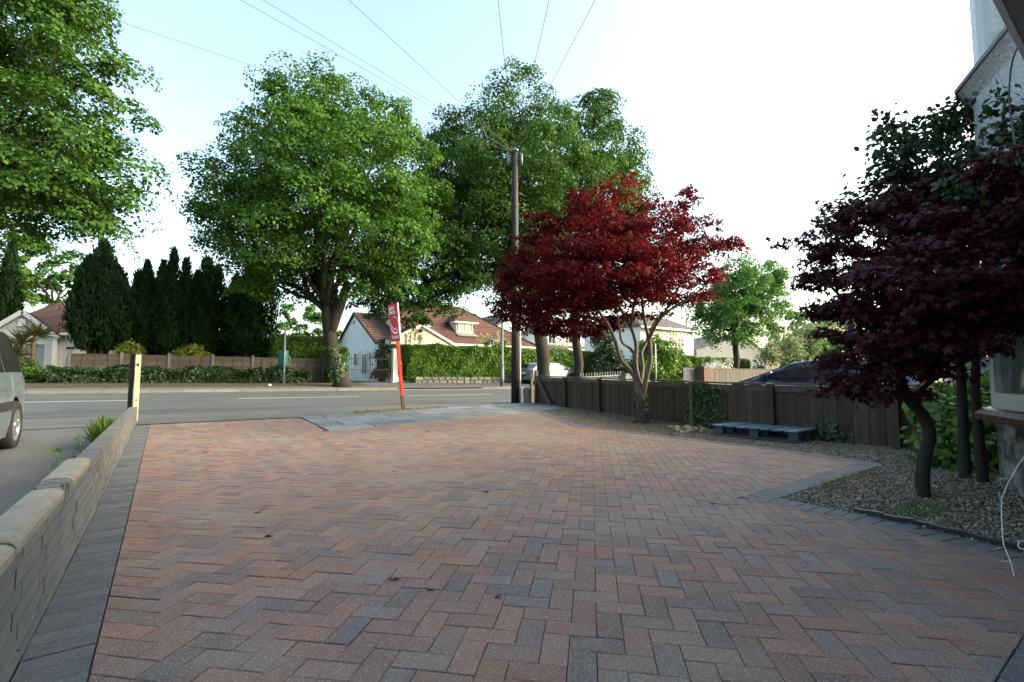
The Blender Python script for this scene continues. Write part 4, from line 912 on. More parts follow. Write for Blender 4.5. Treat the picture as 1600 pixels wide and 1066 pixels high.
pads = [(1450, 310, 60, .3, 18), (1520, 300, 60, .4, 20), (1380, 330, 50, .2, 16), (1590, 300, 60, .5, 20), (1330, 345, 40, .3, 14), (1420, 350, 70, -.1, 20), (1500, 345, 80, .1, 22), (1580, 350, 70, .3, 22), (1290, 375, 40, .2, 14), (1360, 385, 60, 0, 18), (1440, 395, 80, -.4, 22), (1530, 395, 80, -.2, 22), (1610, 400, 70, .2, 22), (1265, 400, 32, .2, 11), (1320, 425, 55, 0, 17),
        (1400, 435, 70, -.5, 20), (1480, 440, 80, -.5, 22), (1570, 445, 80, -.2, 22), (1640, 450, 70, .1, 24), (1280, 440, 36, .1, 12), (1300, 480, 40, 0, 14), (1370, 480, 65, -.3, 20), (1450, 485, 80, -.5, 22), (1540, 490, 80, -.3, 22), (1620, 500, 70, .1, 22), (1330, 520, 46, 0, 15), (1400, 530, 70, -.4, 20), (1480, 535, 70, -.4, 20), (1330, 560, 46, -.1, 14), (1390, 575, 60, -.2, 17),
        (1450, 575, 40, -.2, 14), (1330, 595, 44, -.2, 12), (1385, 612, 45, -.3, 12), (1440, 300, 90, .9, 30), (1540, 330, 90, .9, 40), (1430, 400, 100, .9, 40), (1530, 440, 100, .9, 40), (1420, 490, 90, .8, 36), (1500, 500, 90, .7, 30), (1390, 550, 70, .6, 24), (1285, 615, 18, -.5, 5), (1262, 628, 13, -.5, 3), (1240, 392, 16, .1, 6), (1225, 375, 6, .2, 3), (1370, 290, 26, .5, 10), (1310, 320, 16, .4, 7), (1235, 420, 8, .1, 4), (1250, 450, 8, 0, 4)]
pads += [(1570, 255, 34, -.5, 12), (1600, 280, 40, -.6, 14), (1480, 285, 40, .3, 14), (1610, 330, 50, -.6, 18)]
lo = [(D(px, py, d9 + (dd if px < 1560 else min(dd, -.35))), (hw * d9 / FPX, hw * d9 / FPX, hh * d9 / FPX)) for px, py, hw, dd, hh in pads]
P, Nn = lobe_leaves(lo, 33000, .13, 26, .42, .5, .75, -.9); leaves('crown', P, Nn, .043, 'leaf_maple_dark', M2, T_PALM5)
mb = MB()
for c, r in lo[:40]:
    src = min((p for pth, rad in st2[1:] for p in pth[3:]), key=lambda q: (q - c).length)
    mb.tube(curve_path(src, c, 4, jit=.025), [.008, .007, .005, .004, .002], 5)
kind(mb.build('twigs', 'bark_dark', M2), 'stuff')

# twin-stemmed evergreen behind it
d10 = 4.75; B = on_ground(5.3, 1.15, -.02)
S1 = thing('evergreen_shrub', 'tall dark green broad-leaved shrub on two straight stems by the bay', 'shrub', B)
st3 = [ms([(1512, 800), (1506, 700), (1502, 600), (1496, 520), (1490, 430), (1480, 330), (1470, 230), (1480, 180)], .058, .012, d10, [0, .05, .1, .2, .2, .2, .1, .1]), ms([(1540, 790), (1530, 690), (1524, 600), (1528, 520), (1535, 440), (1550, 350), (1560, 260), (1570, 160)], .05, .010, d10, [-.1, -.15, -.2, -.3, -.4, -.6, -.7, -.8]),
       ms([(1480, 330), (1440, 280), (1400, 230), (1385, 180)], .018, .005, d10, [.2, .1, 0, 0]), ms([(1490, 430), (1450, 380), (1400, 350), (1350, 330)], .02, .006, d10, [.2, .2, .1, .1]), ms([(1550, 350), (1580, 300), (1600, 240)], .016, .006, d10, [-.6, -.8, -.9])]
for i, (pth, rad) in enumerate(st3): MB().tube(pth, rad, 8, wob=.06).build('trunk' if i < 2 else 'branch', 'bark_dark', S1)
lo = [(D(px, py, d10 + (dd if px < 1540 else -.95)), (r * d10 / FPX, r * d10 / FPX, r * .8 * d10 / FPX)) for px, py, r, dd in [(1395, 200, 20, 0), (1400, 235, 30, 0), (1440, 215, 32, .1), (1480, 190, 34, .1), (1500, 215, 36, .2), (1440, 270, 46, 0), (1500, 270, 50, .1), (1550, 300, 50, .2), (1385, 275, 24, 0), (1370, 310, 32, .2), (1330, 330, 28, .2), (1560, 230, 36, .3), (1590, 200, 24, .3), (1600, 280, 50, .2), (1420, 340, 50, .3), (1490, 350, 56, .3), (1380, 185, 10, 0), (1560, 160, 12, .4), (1520, 180, 18, .2), (1470, 175, 14, .1), (1300, 350, 20, .3), (1480, 535, 40, .5)]]
P, Nn = lobe_leaves(lo, 8000, .16, 16, .8, .3, .35, -.9); leaves('crown', P, Nn, .055, 'leaf_dark_shrub', S1, T_OVAL)
# low leafy shrub between the fence and the bay
lo = [(D(px, py, 5.95 + dd), (r * 5.95 / FPX,) * 3) for px, py, r, dd in [(1455, 640, 26, 0), (1480, 620, 30, .2), (1490, 670, 32, -.3), (1525, 650, 34, -.2), (1460, 690, 22, -.4), (1510, 700, 30, -.6), (1540, 610, 30, .1), (1535, 700, 26, -.8), (1475, 715, 16, -.6)]]
shrub('hydrangea', 'low bright-leaved shrub behind the stems between fence and bay window', lo, on_ground(7.3, 1.6), 1700, .10, 'leaf_hydrangea', clump=.2, per=14, nstems=6, sr=.015)
# ivy and weeds on the fence
def ivy_on_fence(label, s0, s1, z0, z1, n):
    p, d = fpos((s0 + s1) / 2); t = thing('ivy', label, 'ivy', on_ground(p.x, p.y), group='ivy on the wooden fence'); P = []; Q = []
    for _ in range(n):
        s_ = random.gauss((s0 + s1) / 2, (s1 - s0) / 4); zz = z0 + (z1 - z0) * random.random() ** 1.2; pp, dd = fpos(max(.1, s_)); q = pp + nrm2(dd) * (.045 + random.uniform(0, .06)); P.append((q.x, q.y, G(q.x, q.y) + zz)); Q.append((-dd.y, dd.x, .4))
    mb = MB()
    for k in range(4):
        pp, dd = fpos(s0 + (s1 - s0) * (k + .5) / 4); q = pp + nrm2(dd) * .05; mb.tube(curve_path((q.x, q.y, G(q.x, q.y)), (q.x, q.y + random.uniform(-.2, .2), G(q.x, q.y) + z1 * .8), 5, jit=.02), .006, 4)
    mb.build('stem', 'bark_dark', t); leaves('foliage', P, np.array(Q) + rng.normal(size=(n, 3)) * .4, .05, 'leaf_ivy', t, T_OVAL)
ivy_on_fence('thick ivy patch on the wooden fence left of the blue pallet', 4.2, 5.4, .05, .86, 900)
ivy_on_fence('thin weed climbing the fence boards right of the blue pallet', 2.3, 2.7, .0, .35, 90)
# tuft of long grass behind the wall
t = thing('grass_tuft', 'bright tuft of long grass growing behind the brick wall', 'grass', on_ground(-.58, 8.5)); n = 520
P = np.stack([-.58 + rng.normal(0, .04, n), 8.5 + rng.normal(0, .33, n), np.full(n, .06)], 1); leaves('blades', P, rng.normal(size=(n, 3)) * [1, 1, .1], .30, 'grass_blade', t, T_BLADE, dirs=np.array([0, 0, 1.0]) + rng.normal(size=(n, 3)) * .22, sizevar=.4)['kind'] = 'stuff'
for i, (yy, lab) in enumerate(((5.6, 'spindly weed behind the wall at the end of the sandy coping'), (4.5, 'small weed behind the wall beside the broken coping stone'))):
    t = thing('weed', lab, 'weed', on_ground(-.56, yy)); MB().tube(curve_path(on_ground(-.56, yy), on_ground(-.56, yy, .46), 4, jit=.015), .005, 5).build('stem', 'grass_blade', t)
    n = 36; P = np.stack([-.56 + rng.normal(0, .025, n), yy + rng.normal(0, .03, n), rng.uniform(.1, .5, n)], 1); leaves('foliage', P, rng.normal(size=(n, 3)), .028, 'grass_blade', t, T_OVAL)
# ================================================================== BUILDINGS
def roof_plane(mb, e0, e1, r1, r0, rows, th=.05):
    """stepped tile courses from the eave e0-e1 up to the ridge r0-r1"""
    e0, e1, r0, r1 = map(Vector, (e0, e1, r0, r1)); nrm = (e1 - e0).cross(r0 - e0).normalized()
    if nrm.z < 0: nrm = -nrm
    for i in range(rows):
        a, b = i / rows, (i + 1) / rows
        p = [e0.lerp(r0, a), e1.lerp(r1, a), e1.lerp(r1, b), e0.lerp(r0, b)]
        up = [p[0] + nrm * th, p[1] + nrm * th, p[2] + nrm * .012, p[3] + nrm * .012]
        mb.add(p[:2] + up, [(2, 3, 4, 5), (0, 1, 3, 2)])
def window(t, c, wdir, w_, h_, ndir, frame='upvc', pane='window_pane', cols=2, rows=1, sill=True, fw=.06, name='window', transom=None):
    """frame, panes and sill standing on a wall; c is the centre on the wall face"""
    c = Vector(c); u = Vector(wdir).normalized(); n = Vector(ndir).normalized(); z = Vector((0, 0, 1)); M = Matrix((u, n, z)).transposed().to_4x4()
    mb = MB()
    for sx in (-1, 1): mb.box(c + u * sx * (w_ / 2 - fw / 2) + n * .03, (fw, .08, h_), M=M)
    for sz in (-1, 1): mb.box(c + z * sz * (h_ / 2 - fw / 2) + n * .03, (w_ - 2 * fw, .08, fw), M=M)
    for k in range(1, cols): mb.box(c + u * (-w_ / 2 + w_ * k / cols) + n * .028, (fw * .8, .07, h_ - 2 * fw), M=M)
    for k in range(1, rows): mb.box(c + z * (-h_ / 2 + h_ * k / rows) + n * .027, (w_ - 2 * fw, .065, fw * .6), M=M)
    if transom: mb.box(c + z * (h_ / 2 - transom) + n * .027, (w_ - 2 * fw, .065, fw * .8), M=M)
    o = mb.build(name, frame, t)
    for k in range(cols): MB().box(c + u * (-w_ / 2 + w_ * (k + .5) / cols) + n * .012, (w_ / cols - .004, .012, h_ - .01), M=M).build('pane', pane, o)
    if sill: MB().box(c - z * (h_ / 2 + .03) + n * .06, (w_ + .12, .14, .06), M=M).build('sill', frame, o)
    return o
X, Yv, Z = Vector((1, 0, 0)), Vector((0, 1, 0)), Vector((0, 0, 1))

# ---- white bungalow far left, porch gable towards the road
yb = 34.0
ap = A(35, 484, yb); ev = A(91, 526, yb); hw = ev.x - ap.x; xl = ap.x - hw; z0 = G(ap.x, yb); ze = ev.z; zr = ap.z
h = thing('white_bungalow', 'white bungalow with a porch gable and brown tiled roof behind the palm', 'house', (ap.x, yb, z0))
inn = .22
gz_ = z0 + .25
MB().slabp([(xl + inn, yb + .2, gz_), (ev.x - inn, yb + .2, gz_), (ev.x - inn, yb + .2, ze + inn * .3), (ap.x, yb + .2, zr - .16), (xl + inn, yb + .2, ze + inn * .3)], (0, 5, 0)).build('wall', 'white_render', h)
MB().box((ap.x, yb + 2.7, z0 + .12), (2 * hw - 2 * inn + .06, 5.06, .5)).build('plinth', 'dark_red_plinth', h)
rf = MB(); roof_plane(rf, (xl, yb, ze), (xl, yb + 6, ze), (ap.x, yb + 6, zr), (ap.x, yb, zr), 10); roof_plane(rf, (ev.x, yb, ze), (ev.x, yb + 6, ze), (ap.x, yb + 6, zr), (ap.x, yb, zr), 10); rf.build('porch_roof', 'brown_tile', h)
for s in (-1, 1): MB().beam((ap.x, yb - .02, zr - .10), (ap.x + s * hw, yb - .02, ze - .10), .06, .20, up=(0, 0, 1)).build('bargeboard', 'fascia_white', h)
MB().box((ap.x, yb + .12, zr - .62), (.26, .14, .30)).box((ap.x, yb + .10, zr - .80), (.32, .16, .05)).build('alarm_box', 'upvc', h)
window(h, (ap.x + .38 * hw, yb + .2, z0 + 1.35), X, 1.0 * hw * .62, 1.25, -Yv, pane='curtain', cols=2)
MB().box((ap.x + .42 * hw, yb + .1, z0 + .66), (.5, .12, .14)).build('window_box', 'dark_red_plinth', h)
# main body to the right, set back, with arched opening
xr = A(214, 560, yb + 2).x; ym = yb + 1.6
za = A(118, 523, ym).z
aw0 = A(137, 560, ym).x; aw1 = A(170, 560, ym).x
MB().box(((ev.x - inn + aw0) / 2 - .4, ym + .15, (z0 + za) / 2), (aw0 - ev.x + inn + .8, .3, za - z0)).build('wall', 'white_render', h)
MB().box(((aw1 + xr) / 2, ym + .15, (z0 + za) / 2), (xr - aw1, .3, za - z0)).build('wall', 'white_render', h)
arch = MB(); na = 10; cxa = (aw0 + aw1) / 2; ra = (aw1 - aw0) / 2; zs = za - ra - .12
pts = [(aw0, ym - .003, zs)] + [(cxa - ra * math.cos(math.pi * k / na), ym - .003, zs + ra * .9 * math.sin(math.pi * k / na)) for k in range(1, na)] + [(aw1, ym - .003, zs)]
for k in range(na): arch.slabp([pts[k], pts[k + 1], (pts[k + 1][0], pts[k][1], za), (pts[k][0], pts[k][1], za)], (0, .29, 0))
arch.build('arch', 'white_render', h)
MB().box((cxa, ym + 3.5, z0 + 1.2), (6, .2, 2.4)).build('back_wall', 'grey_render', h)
MB().box((A(110, 545, ym).x, ym - .03, A(110, 544, ym).z), (.34, .06, .12)).build('name_plate', 'black_plastic', h)
gx0 = A(104, 560, ym).x; gx1 = A(124, 560, ym).x; zt = A(110, 553, ym).z
MB().slabp([(gx0, ym - .04, z0 + .55), (gx1, ym - .04, z0 + .55), (gx1, ym - .04, zt - .15), ((gx0 + gx1) / 2, ym - .04, zt), (gx0, ym - .04, zt - .15)], (0, .04, 0)).build('gate_panel', 'curtain', h)
rz_ = A(112, 466, ym + 4).z; rx0 = A(112, 466, ym + 4).x
rf = MB(); e0 = (ev.x - .25, ym - .3, za + .05); e1 = (xr + .3, ym - .3, za + .05); r0 = (rx0, ym + 4, rz_); r1 = (xr - 1.2, ym + 4, rz_); lk = A(46, 490, ym + 2.6); ek = (rx0 + 1.2, ym - .3, za + .05)
roof_plane(rf, e0, ek, r0, lk, 12); roof_plane(rf, ek, e1, r1, r0, 12); roof_plane(rf, (lk.x - .5, ym + 7, za), tuple(lk), r0, r0, 10); roof_plane(rf, e1, (xr + .3, ym + 8, za), r1, r1, 12); roof_plane(rf, (xr + .3, ym + 8, za), (ev.x - .2, ym + 8, za), r0, r1, 12)
rf.build('roof', 'brown_tile', h)
MB().box(((ev.x + xr) / 2, ym - .28, za + .0), (xr - ev.x + .3, .10, .14)).build('gutter', 'upvc', h)
window(h, (A(205, 560, ym).x, ym, z0 + 1.45), X, 1.6, 1.1, -Yv, cols=3)

# ---- cream bungalow with gable, porch gable and dormer
yf = 33.8; cx = A(592, 538, yf); z0 = G(16, yf); h = thing('dormer_bungalow', 'cream bungalow with red tiled roof and a dormer behind the long hedge', 'house', (18, yf, z0))
gx = cx.x; ze = cx.z; apx = Vector((gx, yf + 5.2, A(555, 489, 0.1 + yf).z)); r_ = ray(555, 489); apx = CAM + r_ * (gx / r_.x); yback = 2 * apx.y - yf
MB().slabp([(gx, yf, z0), (gx, yback, z0), (gx, yback, ze), tuple(apx), (gx, yf, ze)], (1.9, 0, 0)).build('gable_wall', 'white_render', h)
rf = MB(); xr1 = gx + 3.0
roof_plane(rf, (gx - .15, yf - .25, ze - .08), (xr1, yf - .25, ze - .08), (xr1, apx.y, apx.z + .06), (gx - .15, apx.y, apx.z + .06), 14); roof_plane(rf, (xr1, yback + .25, ze - .08), (gx - .15, yback + .25, ze - .08), (gx - .15, apx.y, apx.z + .06), (xr1, apx.y, apx.z + .06), 14)
rf.build('gable_roof', 'brown_tile', h)
for a, b in (((gx - .16, yf - .25, ze - .16), (gx - .16, apx.y, apx.z - .03)), ((gx - .16, yback + .25, ze - .16), (gx - .16, apx.y, apx.z - .03))): MB().beam(a, b, .05, .14).build('bargeboard', 'brown_tile', h)
MB().box((gx + 1.0, yf - .30, ze - .12), (2.6, .11, .12)).build('gutter', 'upvc', h)
def onx(px, py, Xc): r = ray(px, py); return CAM + r * (Xc / r.x)
for (pa, pb, pc, pd, cols) in ((554, 561, 551, 572, 1), (566, 575, 552, 585, 2)):
    a = onx(pa, pd, gx); b = onx(pb, pc, gx); window(h, ((gx), (a.y + b.y) / 2, (a.z + b.z) / 2), Yv, abs(a.y - b.y), abs(b.z - a.z), -X, cols=cols, sill=False, pane='glass')
for px_ in (546, 553.5):
    c = onx(px_, 504, gx); MB().box((gx - .012, c.y, c.z), (.03, .34, .24)).build('vent', 'grey_render', h)
MB().tube([(gx - .06, yf - .12, z0), (gx - .06, yf - .12, ze - .15)], .045, 8).build('downpipe', 'upvc', h)
# main range
y2 = 33.2; e_z = A(700, 537, y2).z; xe = A(836, 540, y2).x; rd = A(718, 482, y2 + 5); xl2 = gx + 1.95
MB().box(((xl2 + xe) / 2, y2 + 4.5, (z0 + e_z) / 2), (xe - xl2, 8.6, e_z - z0)).build('wall', 'cream_render', h)
rf = MB(); E0 = (xl2 - .3, y2 - .3, e_z - .05); E1 = (xe + .3, y2 - .3, e_z - .05); E2 = (xe + .3, y2 + 10.3, e_z - .05); E3 = (xl2 - .3, y2 + 10.3, e_z - .05); R0 = (xl2 - .3, rd.y, rd.z); R1 = (rd.x, rd.y, rd.z)
roof_plane(rf, E0, E1, R1, R0, 19); roof_plane(rf, E1, E2, R1, R1, 19); roof_plane(rf, E2, E3, R0, R1, 19); rf.build('roof', 'red_tile', h)
MB().beam((R1[0], R1[1], R1[2] + .05), (E1[0], E1[1], E1[2] + .08), .16, .10).build('hip_tiles', 'red_tile', h)
MB().beam((R0[0], R0[1], R0[2] + .05), (R1[0], R1[1], R1[2] + .05), .18, .10).build('ridge_tiles', 'red_tile', h)
MB().slabp([(xl2, y2 + .2, e_z - .1), (xl2, y2 + 9.8, e_z - .1), (xl2, rd.y, rd.z - .25)], (.2, 0, 0)).build('gable_end', 'cream_render', h)
MB().box(((xl2 + xe) / 2, y2 - .34, e_z - .06), (xe - xl2 + .5, .11, .12)).build('gutter', 'upvc', h)
# porch gable
yp = 32.3; a_ = A(658, 507, yp); b_ = A(714, 540, yp); hw = b_.x - a_.x; lx = a_.x - hw * .78; lz = b_.z + hw * .22 * (a_.z - b_.z) / hw
MB().slabp([(lx + .1, yp, z0), (b_.x - .15, yp, z0), (b_.x - .15, yp, b_.z), (a_.x, yp, a_.z - .08), (lx + .1, yp, lz)], (0, 1.2, 0)).build('porch_gable', 'cream_render', h)
rf = MB(); roof_plane(rf, (b_.x + .1, yp - .1, b_.z - .05), (b_.x + .1, yp + 3.5, b_.z - .05), (a_.x, yp + 3.5, a_.z + .03), (a_.x, yp - .1, a_.z + .03), 8); roof_plane(rf, (lx, yp - .1, lz - .02), (lx, yp + 2.0, lz - .02), (a_.x, yp + 2.0, a_.z + .03), (a_.x, yp - .1, a_.z + .03), 7); rf.build('porch_roof', 'red_tile', h)
MB().beam((a_.x, yp - .12, a_.z - .05), (b_.x + .1, yp - .12, b_.z - .12), .05, .16).build('bargeboard', 'upvc', h); MB().beam((a_.x, yp - .12, a_.z - .05), (lx, yp - .12, lz - .10), .05, .16).build('bargeboard', 'upvc', h)
lc = A(658, 517, yp - .1); MB().lathe([(.001, .16), (.09, .14), (.13, .02), (.10, -.1), (.001, -.13)], 10, Matrix.Translation(lc)).build('flood_lamp', 'black_plastic', h)
cc = A(658, 528, yp - .01); m_ = MB(); m_.box(cc, (.5, .03, .08)); m_.box(cc - Vector((0, .004, 0)), (.08, .03, .5)); m_.lathe([(.001, 0), (.17, 0), (.17, .03), (.001, .03)], 12, Matrix.Translation(cc + Vector((0, -.01, 0))) @ Matrix.Rotation(R(90), 4, 'X')); m_.build('wall_ornament', 'coping', h)
MB().box((a_.x, yp - .005, b_.z - .18), (hw * 1.6, .06, .2)).build('brick_band', 'red_tile', h)
# roof light
def roof_pt(px, py): # on the front slope of the main roof
    e0 = Vector(E0); nn = (Vector(E1) - e0).cross(Vector(R0) - e0).normalized(); r = ray(px, py); return CAM + r * ((e0 - CAM).dot(nn) / r.dot(nn)), (nn if nn.z > 0 else -nn)
P4 = [roof_pt(*q) for q in ((666, 513), (674, 513), (668.5, 505), (660.5, 505))]; nn = P4[0][1]
MB().slabp([p + nn * .05 for p, _ in P4], nn * .06).build('roof_light', 'lead', h); P4b = [roof_pt(*q)[0] for q in ((666.5, 512.3), (672.8, 512.3), (668, 505.6), (661.6, 505.6))]; MB().slabp([p + nn * .112 for p in P4b], nn * .01).build('roof_light_pane', 'lamp_glass', h)
# dormer
bl, _ = roof_pt(713, 521); yd = bl.y; c0 = A(713, 520, yd); c1 = A(739, 505, yd); 
fx0, fx1, fz0, fz1 = c0.x, c1.x, c0.z, c1.z
dm_ = MB(); dm_.slabp([(fx0, yd, fz0), (fx1, yd, fz0), (fx1, yd, fz1), (fx0, yd, fz1)], (0, 2.0, 0)); dor = dm_.build('dormer', 'white_render', h)
window(h, ((fx0 + fx1) / 2 + .02, yd, (fz0 + fz1) / 2), X, (fx1 - fx0) * .86, (fz1 - fz0) * .86, -Yv, cols=2, pane='window_pane', name='dormer_window')
rf = MB(); o_ = .32; pk = ((fx0 + fx1) / 2, yd + .9, A(718, 491, yd + .9).z); zz = fz1 + .02
roof_plane(rf, (fx0 - o_, yd - o_, zz), (fx1 + o_, yd - o_, zz), pk, pk, 5); roof_plane(rf, (fx1 + o_, yd - o_, zz), (fx1 + o_, yd + 2.6, zz), (pk[0], yd + 2.6, pk[2]), pk, 5); roof_plane(rf, (fx0 - o_, yd + 2.6, zz), (fx0 - o_, yd - o_, zz), pk, (pk[0], yd + 2.6, pk[2]), 5); rf.build('dormer_roof', 'red_tile', h)
MB().box(((fx0 + fx1) / 2, yd - .0, zz - .05), (fx1 - fx0 + 2 * o_ + .06, 2 * o_ + .1, .10)).build('dormer_fascia', 'upvc', h)
MB().slabp([Vector((fx0 - .15, yd - .05, fz0 - .05)), Vector((fx1 + .15, yd - .05, fz0 - .05)), Vector((fx1 + .25, yd - .5, fz0 - .28)), Vector((fx0 - .1, yd - .5, fz0 - .28))], (0, -.01, .05)).build('lead_apron', 'lead', h)

# ---- the white houses further right
yw = 46.0; z0 = G(30, yw)
g0 = A(756, 521, yw); gp_ = A(803, 488, yw); h = thing('white_gable_house', 'white gabled house half hidden behind the telegraph pole', 'house', (gp_.x, yw, z0)); gxr = 2 * gp_.x - g0.x
MB().slabp([(g0.x + .25, yw, z0), (gxr - .25, yw, z0), (gxr - .25, yw, g0.z), (gp_.x, yw, gp_.z - .1), (g0.x + .25, yw, g0.z)], (0, 8, 0)).build('wall', 'white_render', h)
rf = MB(); roof_plane(rf, (g0.x, yw - .3, g0.z), (g0.x, yw + 8.3, g0.z), (gp_.x, yw + 8.3, gp_.z + .05), (gp_.x, yw - .3, gp_.z + .05), 14); roof_plane(rf, (gxr, yw - .3, g0.z), (gxr, yw + 8.3, g0.z), (gp_.x, yw + 8.3, gp_.z + .05), (gp_.x, yw - .3, gp_.z + .05), 14); rf.build('roof', 'grey_tile', h)
for s_, ex in ((-1, g0.x), (1, gxr)): MB().beam((gp_.x, yw - .32, gp_.z - .05), (ex, yw - .32, g0.z - .08), .06, .2).build('bargeboard', 'iron_black', h)
window(h, (gp_.x - .6, yw, z0 + 4.6), X, 1.6, 1.2, -Yv, cols=2)
yl = 44.0; x0 = A(836, 540, yl).x; x1 = A(1008, 540, yl).x; z0 = G(40, yl); zt = A(900, 522, yl).z
h = thing('long_white_house', 'long white two-storey house with a grey lean-to roof behind the trees', 'house', ((x0 + x1) / 2, yl, z0))
MB().box(((x0 + x1) / 2, yl + 4, (z0 + zt) / 2), (x1 - x0, 8, zt - z0)).build('wall', 'white_render', h)
rf = MB(); roof_plane(rf, (x0 - .3, yl - .4, zt), (x1 + .3, yl - .4, zt), (x1 - 3, yl + 4, zt + 2.4), (x0 + 3, yl + 4, zt + 2.4), 12); roof_plane(rf, (x1 + .3, yl - .4, zt), (x1 + .3, yl + 8.4, zt), (x1 - 3, yl + 4, zt + 2.4), (x1 - 3, yl + 4, zt + 2.4), 12); roof_plane(rf, (x0 - .3, yl + 8.4, zt), (x0 - .3, yl - .4, zt), (x0 + 3, yl + 4, zt + 2.4), (x0 + 3, yl + 4, zt + 2.4), 12); roof_plane(rf, (x1 + .3, yl + 8.4, zt), (x0 - .3, yl + 8.4, zt), (x0 + 3, yl + 4, zt + 2.4), (x1 - 3, yl + 4, zt + 2.4), 12); rf.build('roof', 'grey_tile', h)
for px_ in (862, 888, 920, 960, 985):
    c = A(px_, 529, yl); window(h, (c.x, yl, c.z), X, 1.2, 1.25, -Yv, cols=2, pane='glass')
rf = MB(); c = A(900, 541, yl); roof_plane(rf, (x0 + .5, yl - 3, A(900, 556, yl - 3).z), (x1 - 1, yl - 3, A(900, 556, yl - 3).z), (x1 - 1, yl - .02, c.z), (x0 + .5, yl - .02, c.z), 8); rf.build('lean_to_roof', 'grey_tile', h)
zl = A(900, 556, yl - 3).z; MB().box(((x0 + x1) / 2, yl - 1.6, (z0 + zl) / 2), (x1 - x0 - 2, 2.6, zl - z0 - .1)).build('lean_to_wall', 'white_render', h)
for px_ in (895, 912): c = A(px_, 549, yl - 1.6); MB().box((c.x, yl - 1.6, c.z + .12), (.9, 1.1, .08), M=Matrix.Rotation(.32, 4, 'X')).build('roof_light', 'lamp_glass', h)
yh = 32.0; q1 = A(1083, 517, yh); q0 = A(1000, 517, yh); z0 = G(45, yh); zt = q1.z
h = thing('white_corner_house', 'white house with a hipped grey roof and small-paned window', 'house', (q1.x - 4, yh, z0))
MB().box(((q0.x + q1.x) / 2, yh + 4, (z0 + zt) / 2), (q1.x - q0.x, 8, zt - z0)).build('wall', 'white_render', h)
ra = A(1038, 498, yh + 4); rf = MB(); ee = [(q0.x - .4, yh - .5, zt), (q1.x + .4, yh - .5, zt), (q1.x + .4, yh + 8.5, zt), (q0.x - .4, yh + 8.5, zt)]; ra1 = (ra.x, yh + 4, ra.z); ra0 = (q0.x + 2.5, yh + 4, ra.z)
roof_plane(rf, ee[0], ee[1], ra1, ra0, 12); roof_plane(rf, ee[1], ee[2], ra1, ra1, 12); roof_plane(rf, ee[2], ee[3], ra0, ra1, 12); roof_plane(rf, ee[3], ee[0], ra0, ra0, 12); rf.build('roof', 'grey_tile', h)
MB().box(((q0.x + q1.x) / 2, yh - .45, zt - .1), (q1.x - q0.x + .8, .12, .2)).build('fascia', 'upvc', h)
c = A(1058, 531, yh); window(h, (c.x, yh, c.z), X, 2.3, 1.6, -Yv, cols=4, rows=3, pane='window_pane'); c = A(1020, 531, yh); window(h, (c.x, yh, c.z), X, 2.0, 1.6, -Yv, cols=3, rows=3, pane='window_pane')
MB().box(((q0.x + q1.x) / 2, yh - .1, A(1070, 556, yh).z), (q1.x - q0.x, .2, .18)).build('string_course', 'grey_render', h)
yg = 40.0; a_ = A(1160, 524, yg); b_ = A(1088, 546, yg); z0 = G(60, yg); hw = a_.x - b_.x
h = thing('grey_gable_building', 'plain grey gabled building behind the slender tree', 'building', (a_.x, yg, z0))
MB().slabp([(b_.x, yg, z0), (a_.x + hw * .6, yg, z0), (a_.x + hw * .6, yg, b_.z - .4), (a_.x, yg, a_.z), (b_.x, yg, b_.z)], (0, 10, 0)).build('wall', 'grey_render', h)
rf = MB(); roof_plane(rf, (b_.x - .2, yg - .2, b_.z), (b_.x - .2, yg + 10, b_.z), (a_.x, yg + 10, a_.z + .05), (a_.x, yg - .2, a_.z + .05), 8); roof_plane(rf, (a_.x + hw * .6 + .2, yg - .2, b_.z - .4), (a_.x + hw * .6 + .2, yg + 10, b_.z - .4), (a_.x, yg + 10, a_.z + .05), (a_.x, yg - .2, a_.z + .05), 8); rf.build('roof', 'grey_tile', h)

# ---- the house the picture is taken from: pebbledashed bay on the right, canopy overhead
h = thing('pebbledash_house', 'pebbledashed house with a two-storey bay window at the right edge', 'house', (7.4, 0, 0))
def bay(off): # footprint of the canted bay pushed out by off
    return [(5.0 - off, .40 + off * .2), (6.2 - off * .35, 1.05 + off), (8.0 + off * .35, 1.05 + off), (9.2 + off, .40 + off * .2), (9.2 + off, -.6), (5.0 - off, -.6)][::-1]
MB().prism(bay(0), -.05, .58).build('bay_plinth', 'pebbledash_worn_shaded', h)
MB().prism(bay(.03), .58, .64).build('sill_bed', 'pebbledash_worn_shaded', h)
fa, fb = Vector((5.0, .40, 0)), Vector((6.2, 1.05, 0)); fd = (fb - fa).normalized(); fnrm = Vector((-fd.y, fd.x, 0)); Lf = (fb - fa).length
def face_run(a, b, step, fn_):
    d = (b - a).normalized(); L = (b - a).length; k = int(L / step)
    for i in range(k + 1): fn_(a + d * min(L, i * step + step / 2), d)
def sill_tile(p, d):
    n_ = Vector((-d.y, d.x, 0)); path = []
    m_ = MB(); prof = [(-.10, .665), (0, .70), (.06, .715), (.10, .70), (.125, .66), (.125, .61), (.095, .60)]; vs = []
    for s_ in (-.068, .068):
        for q, zq in prof: vs.append(p + d * s_ + n_ * q + Vector((0, 0, zq)))
    k = len(prof); m_.add(vs, [(j, j + 1, k + j + 1, k + j) for j in range(k - 1)] + [tuple(range(k - 1, -1, -1)), tuple(range(k, 2 * k))], False); m_.build('sill_tile', 'glazed_tile', h)
face_run(fa, fb, .142, sill_tile); face_run(fb, Vector((8.0, 1.05, 0)), .142, sill_tile)
MB().prism(bay(-.16), .64, 2.32).build('room_curtain', 'curtain', h)
MB().prism(bay(.02), .705, .765).build('window_sill', 'upvc_dull', h)
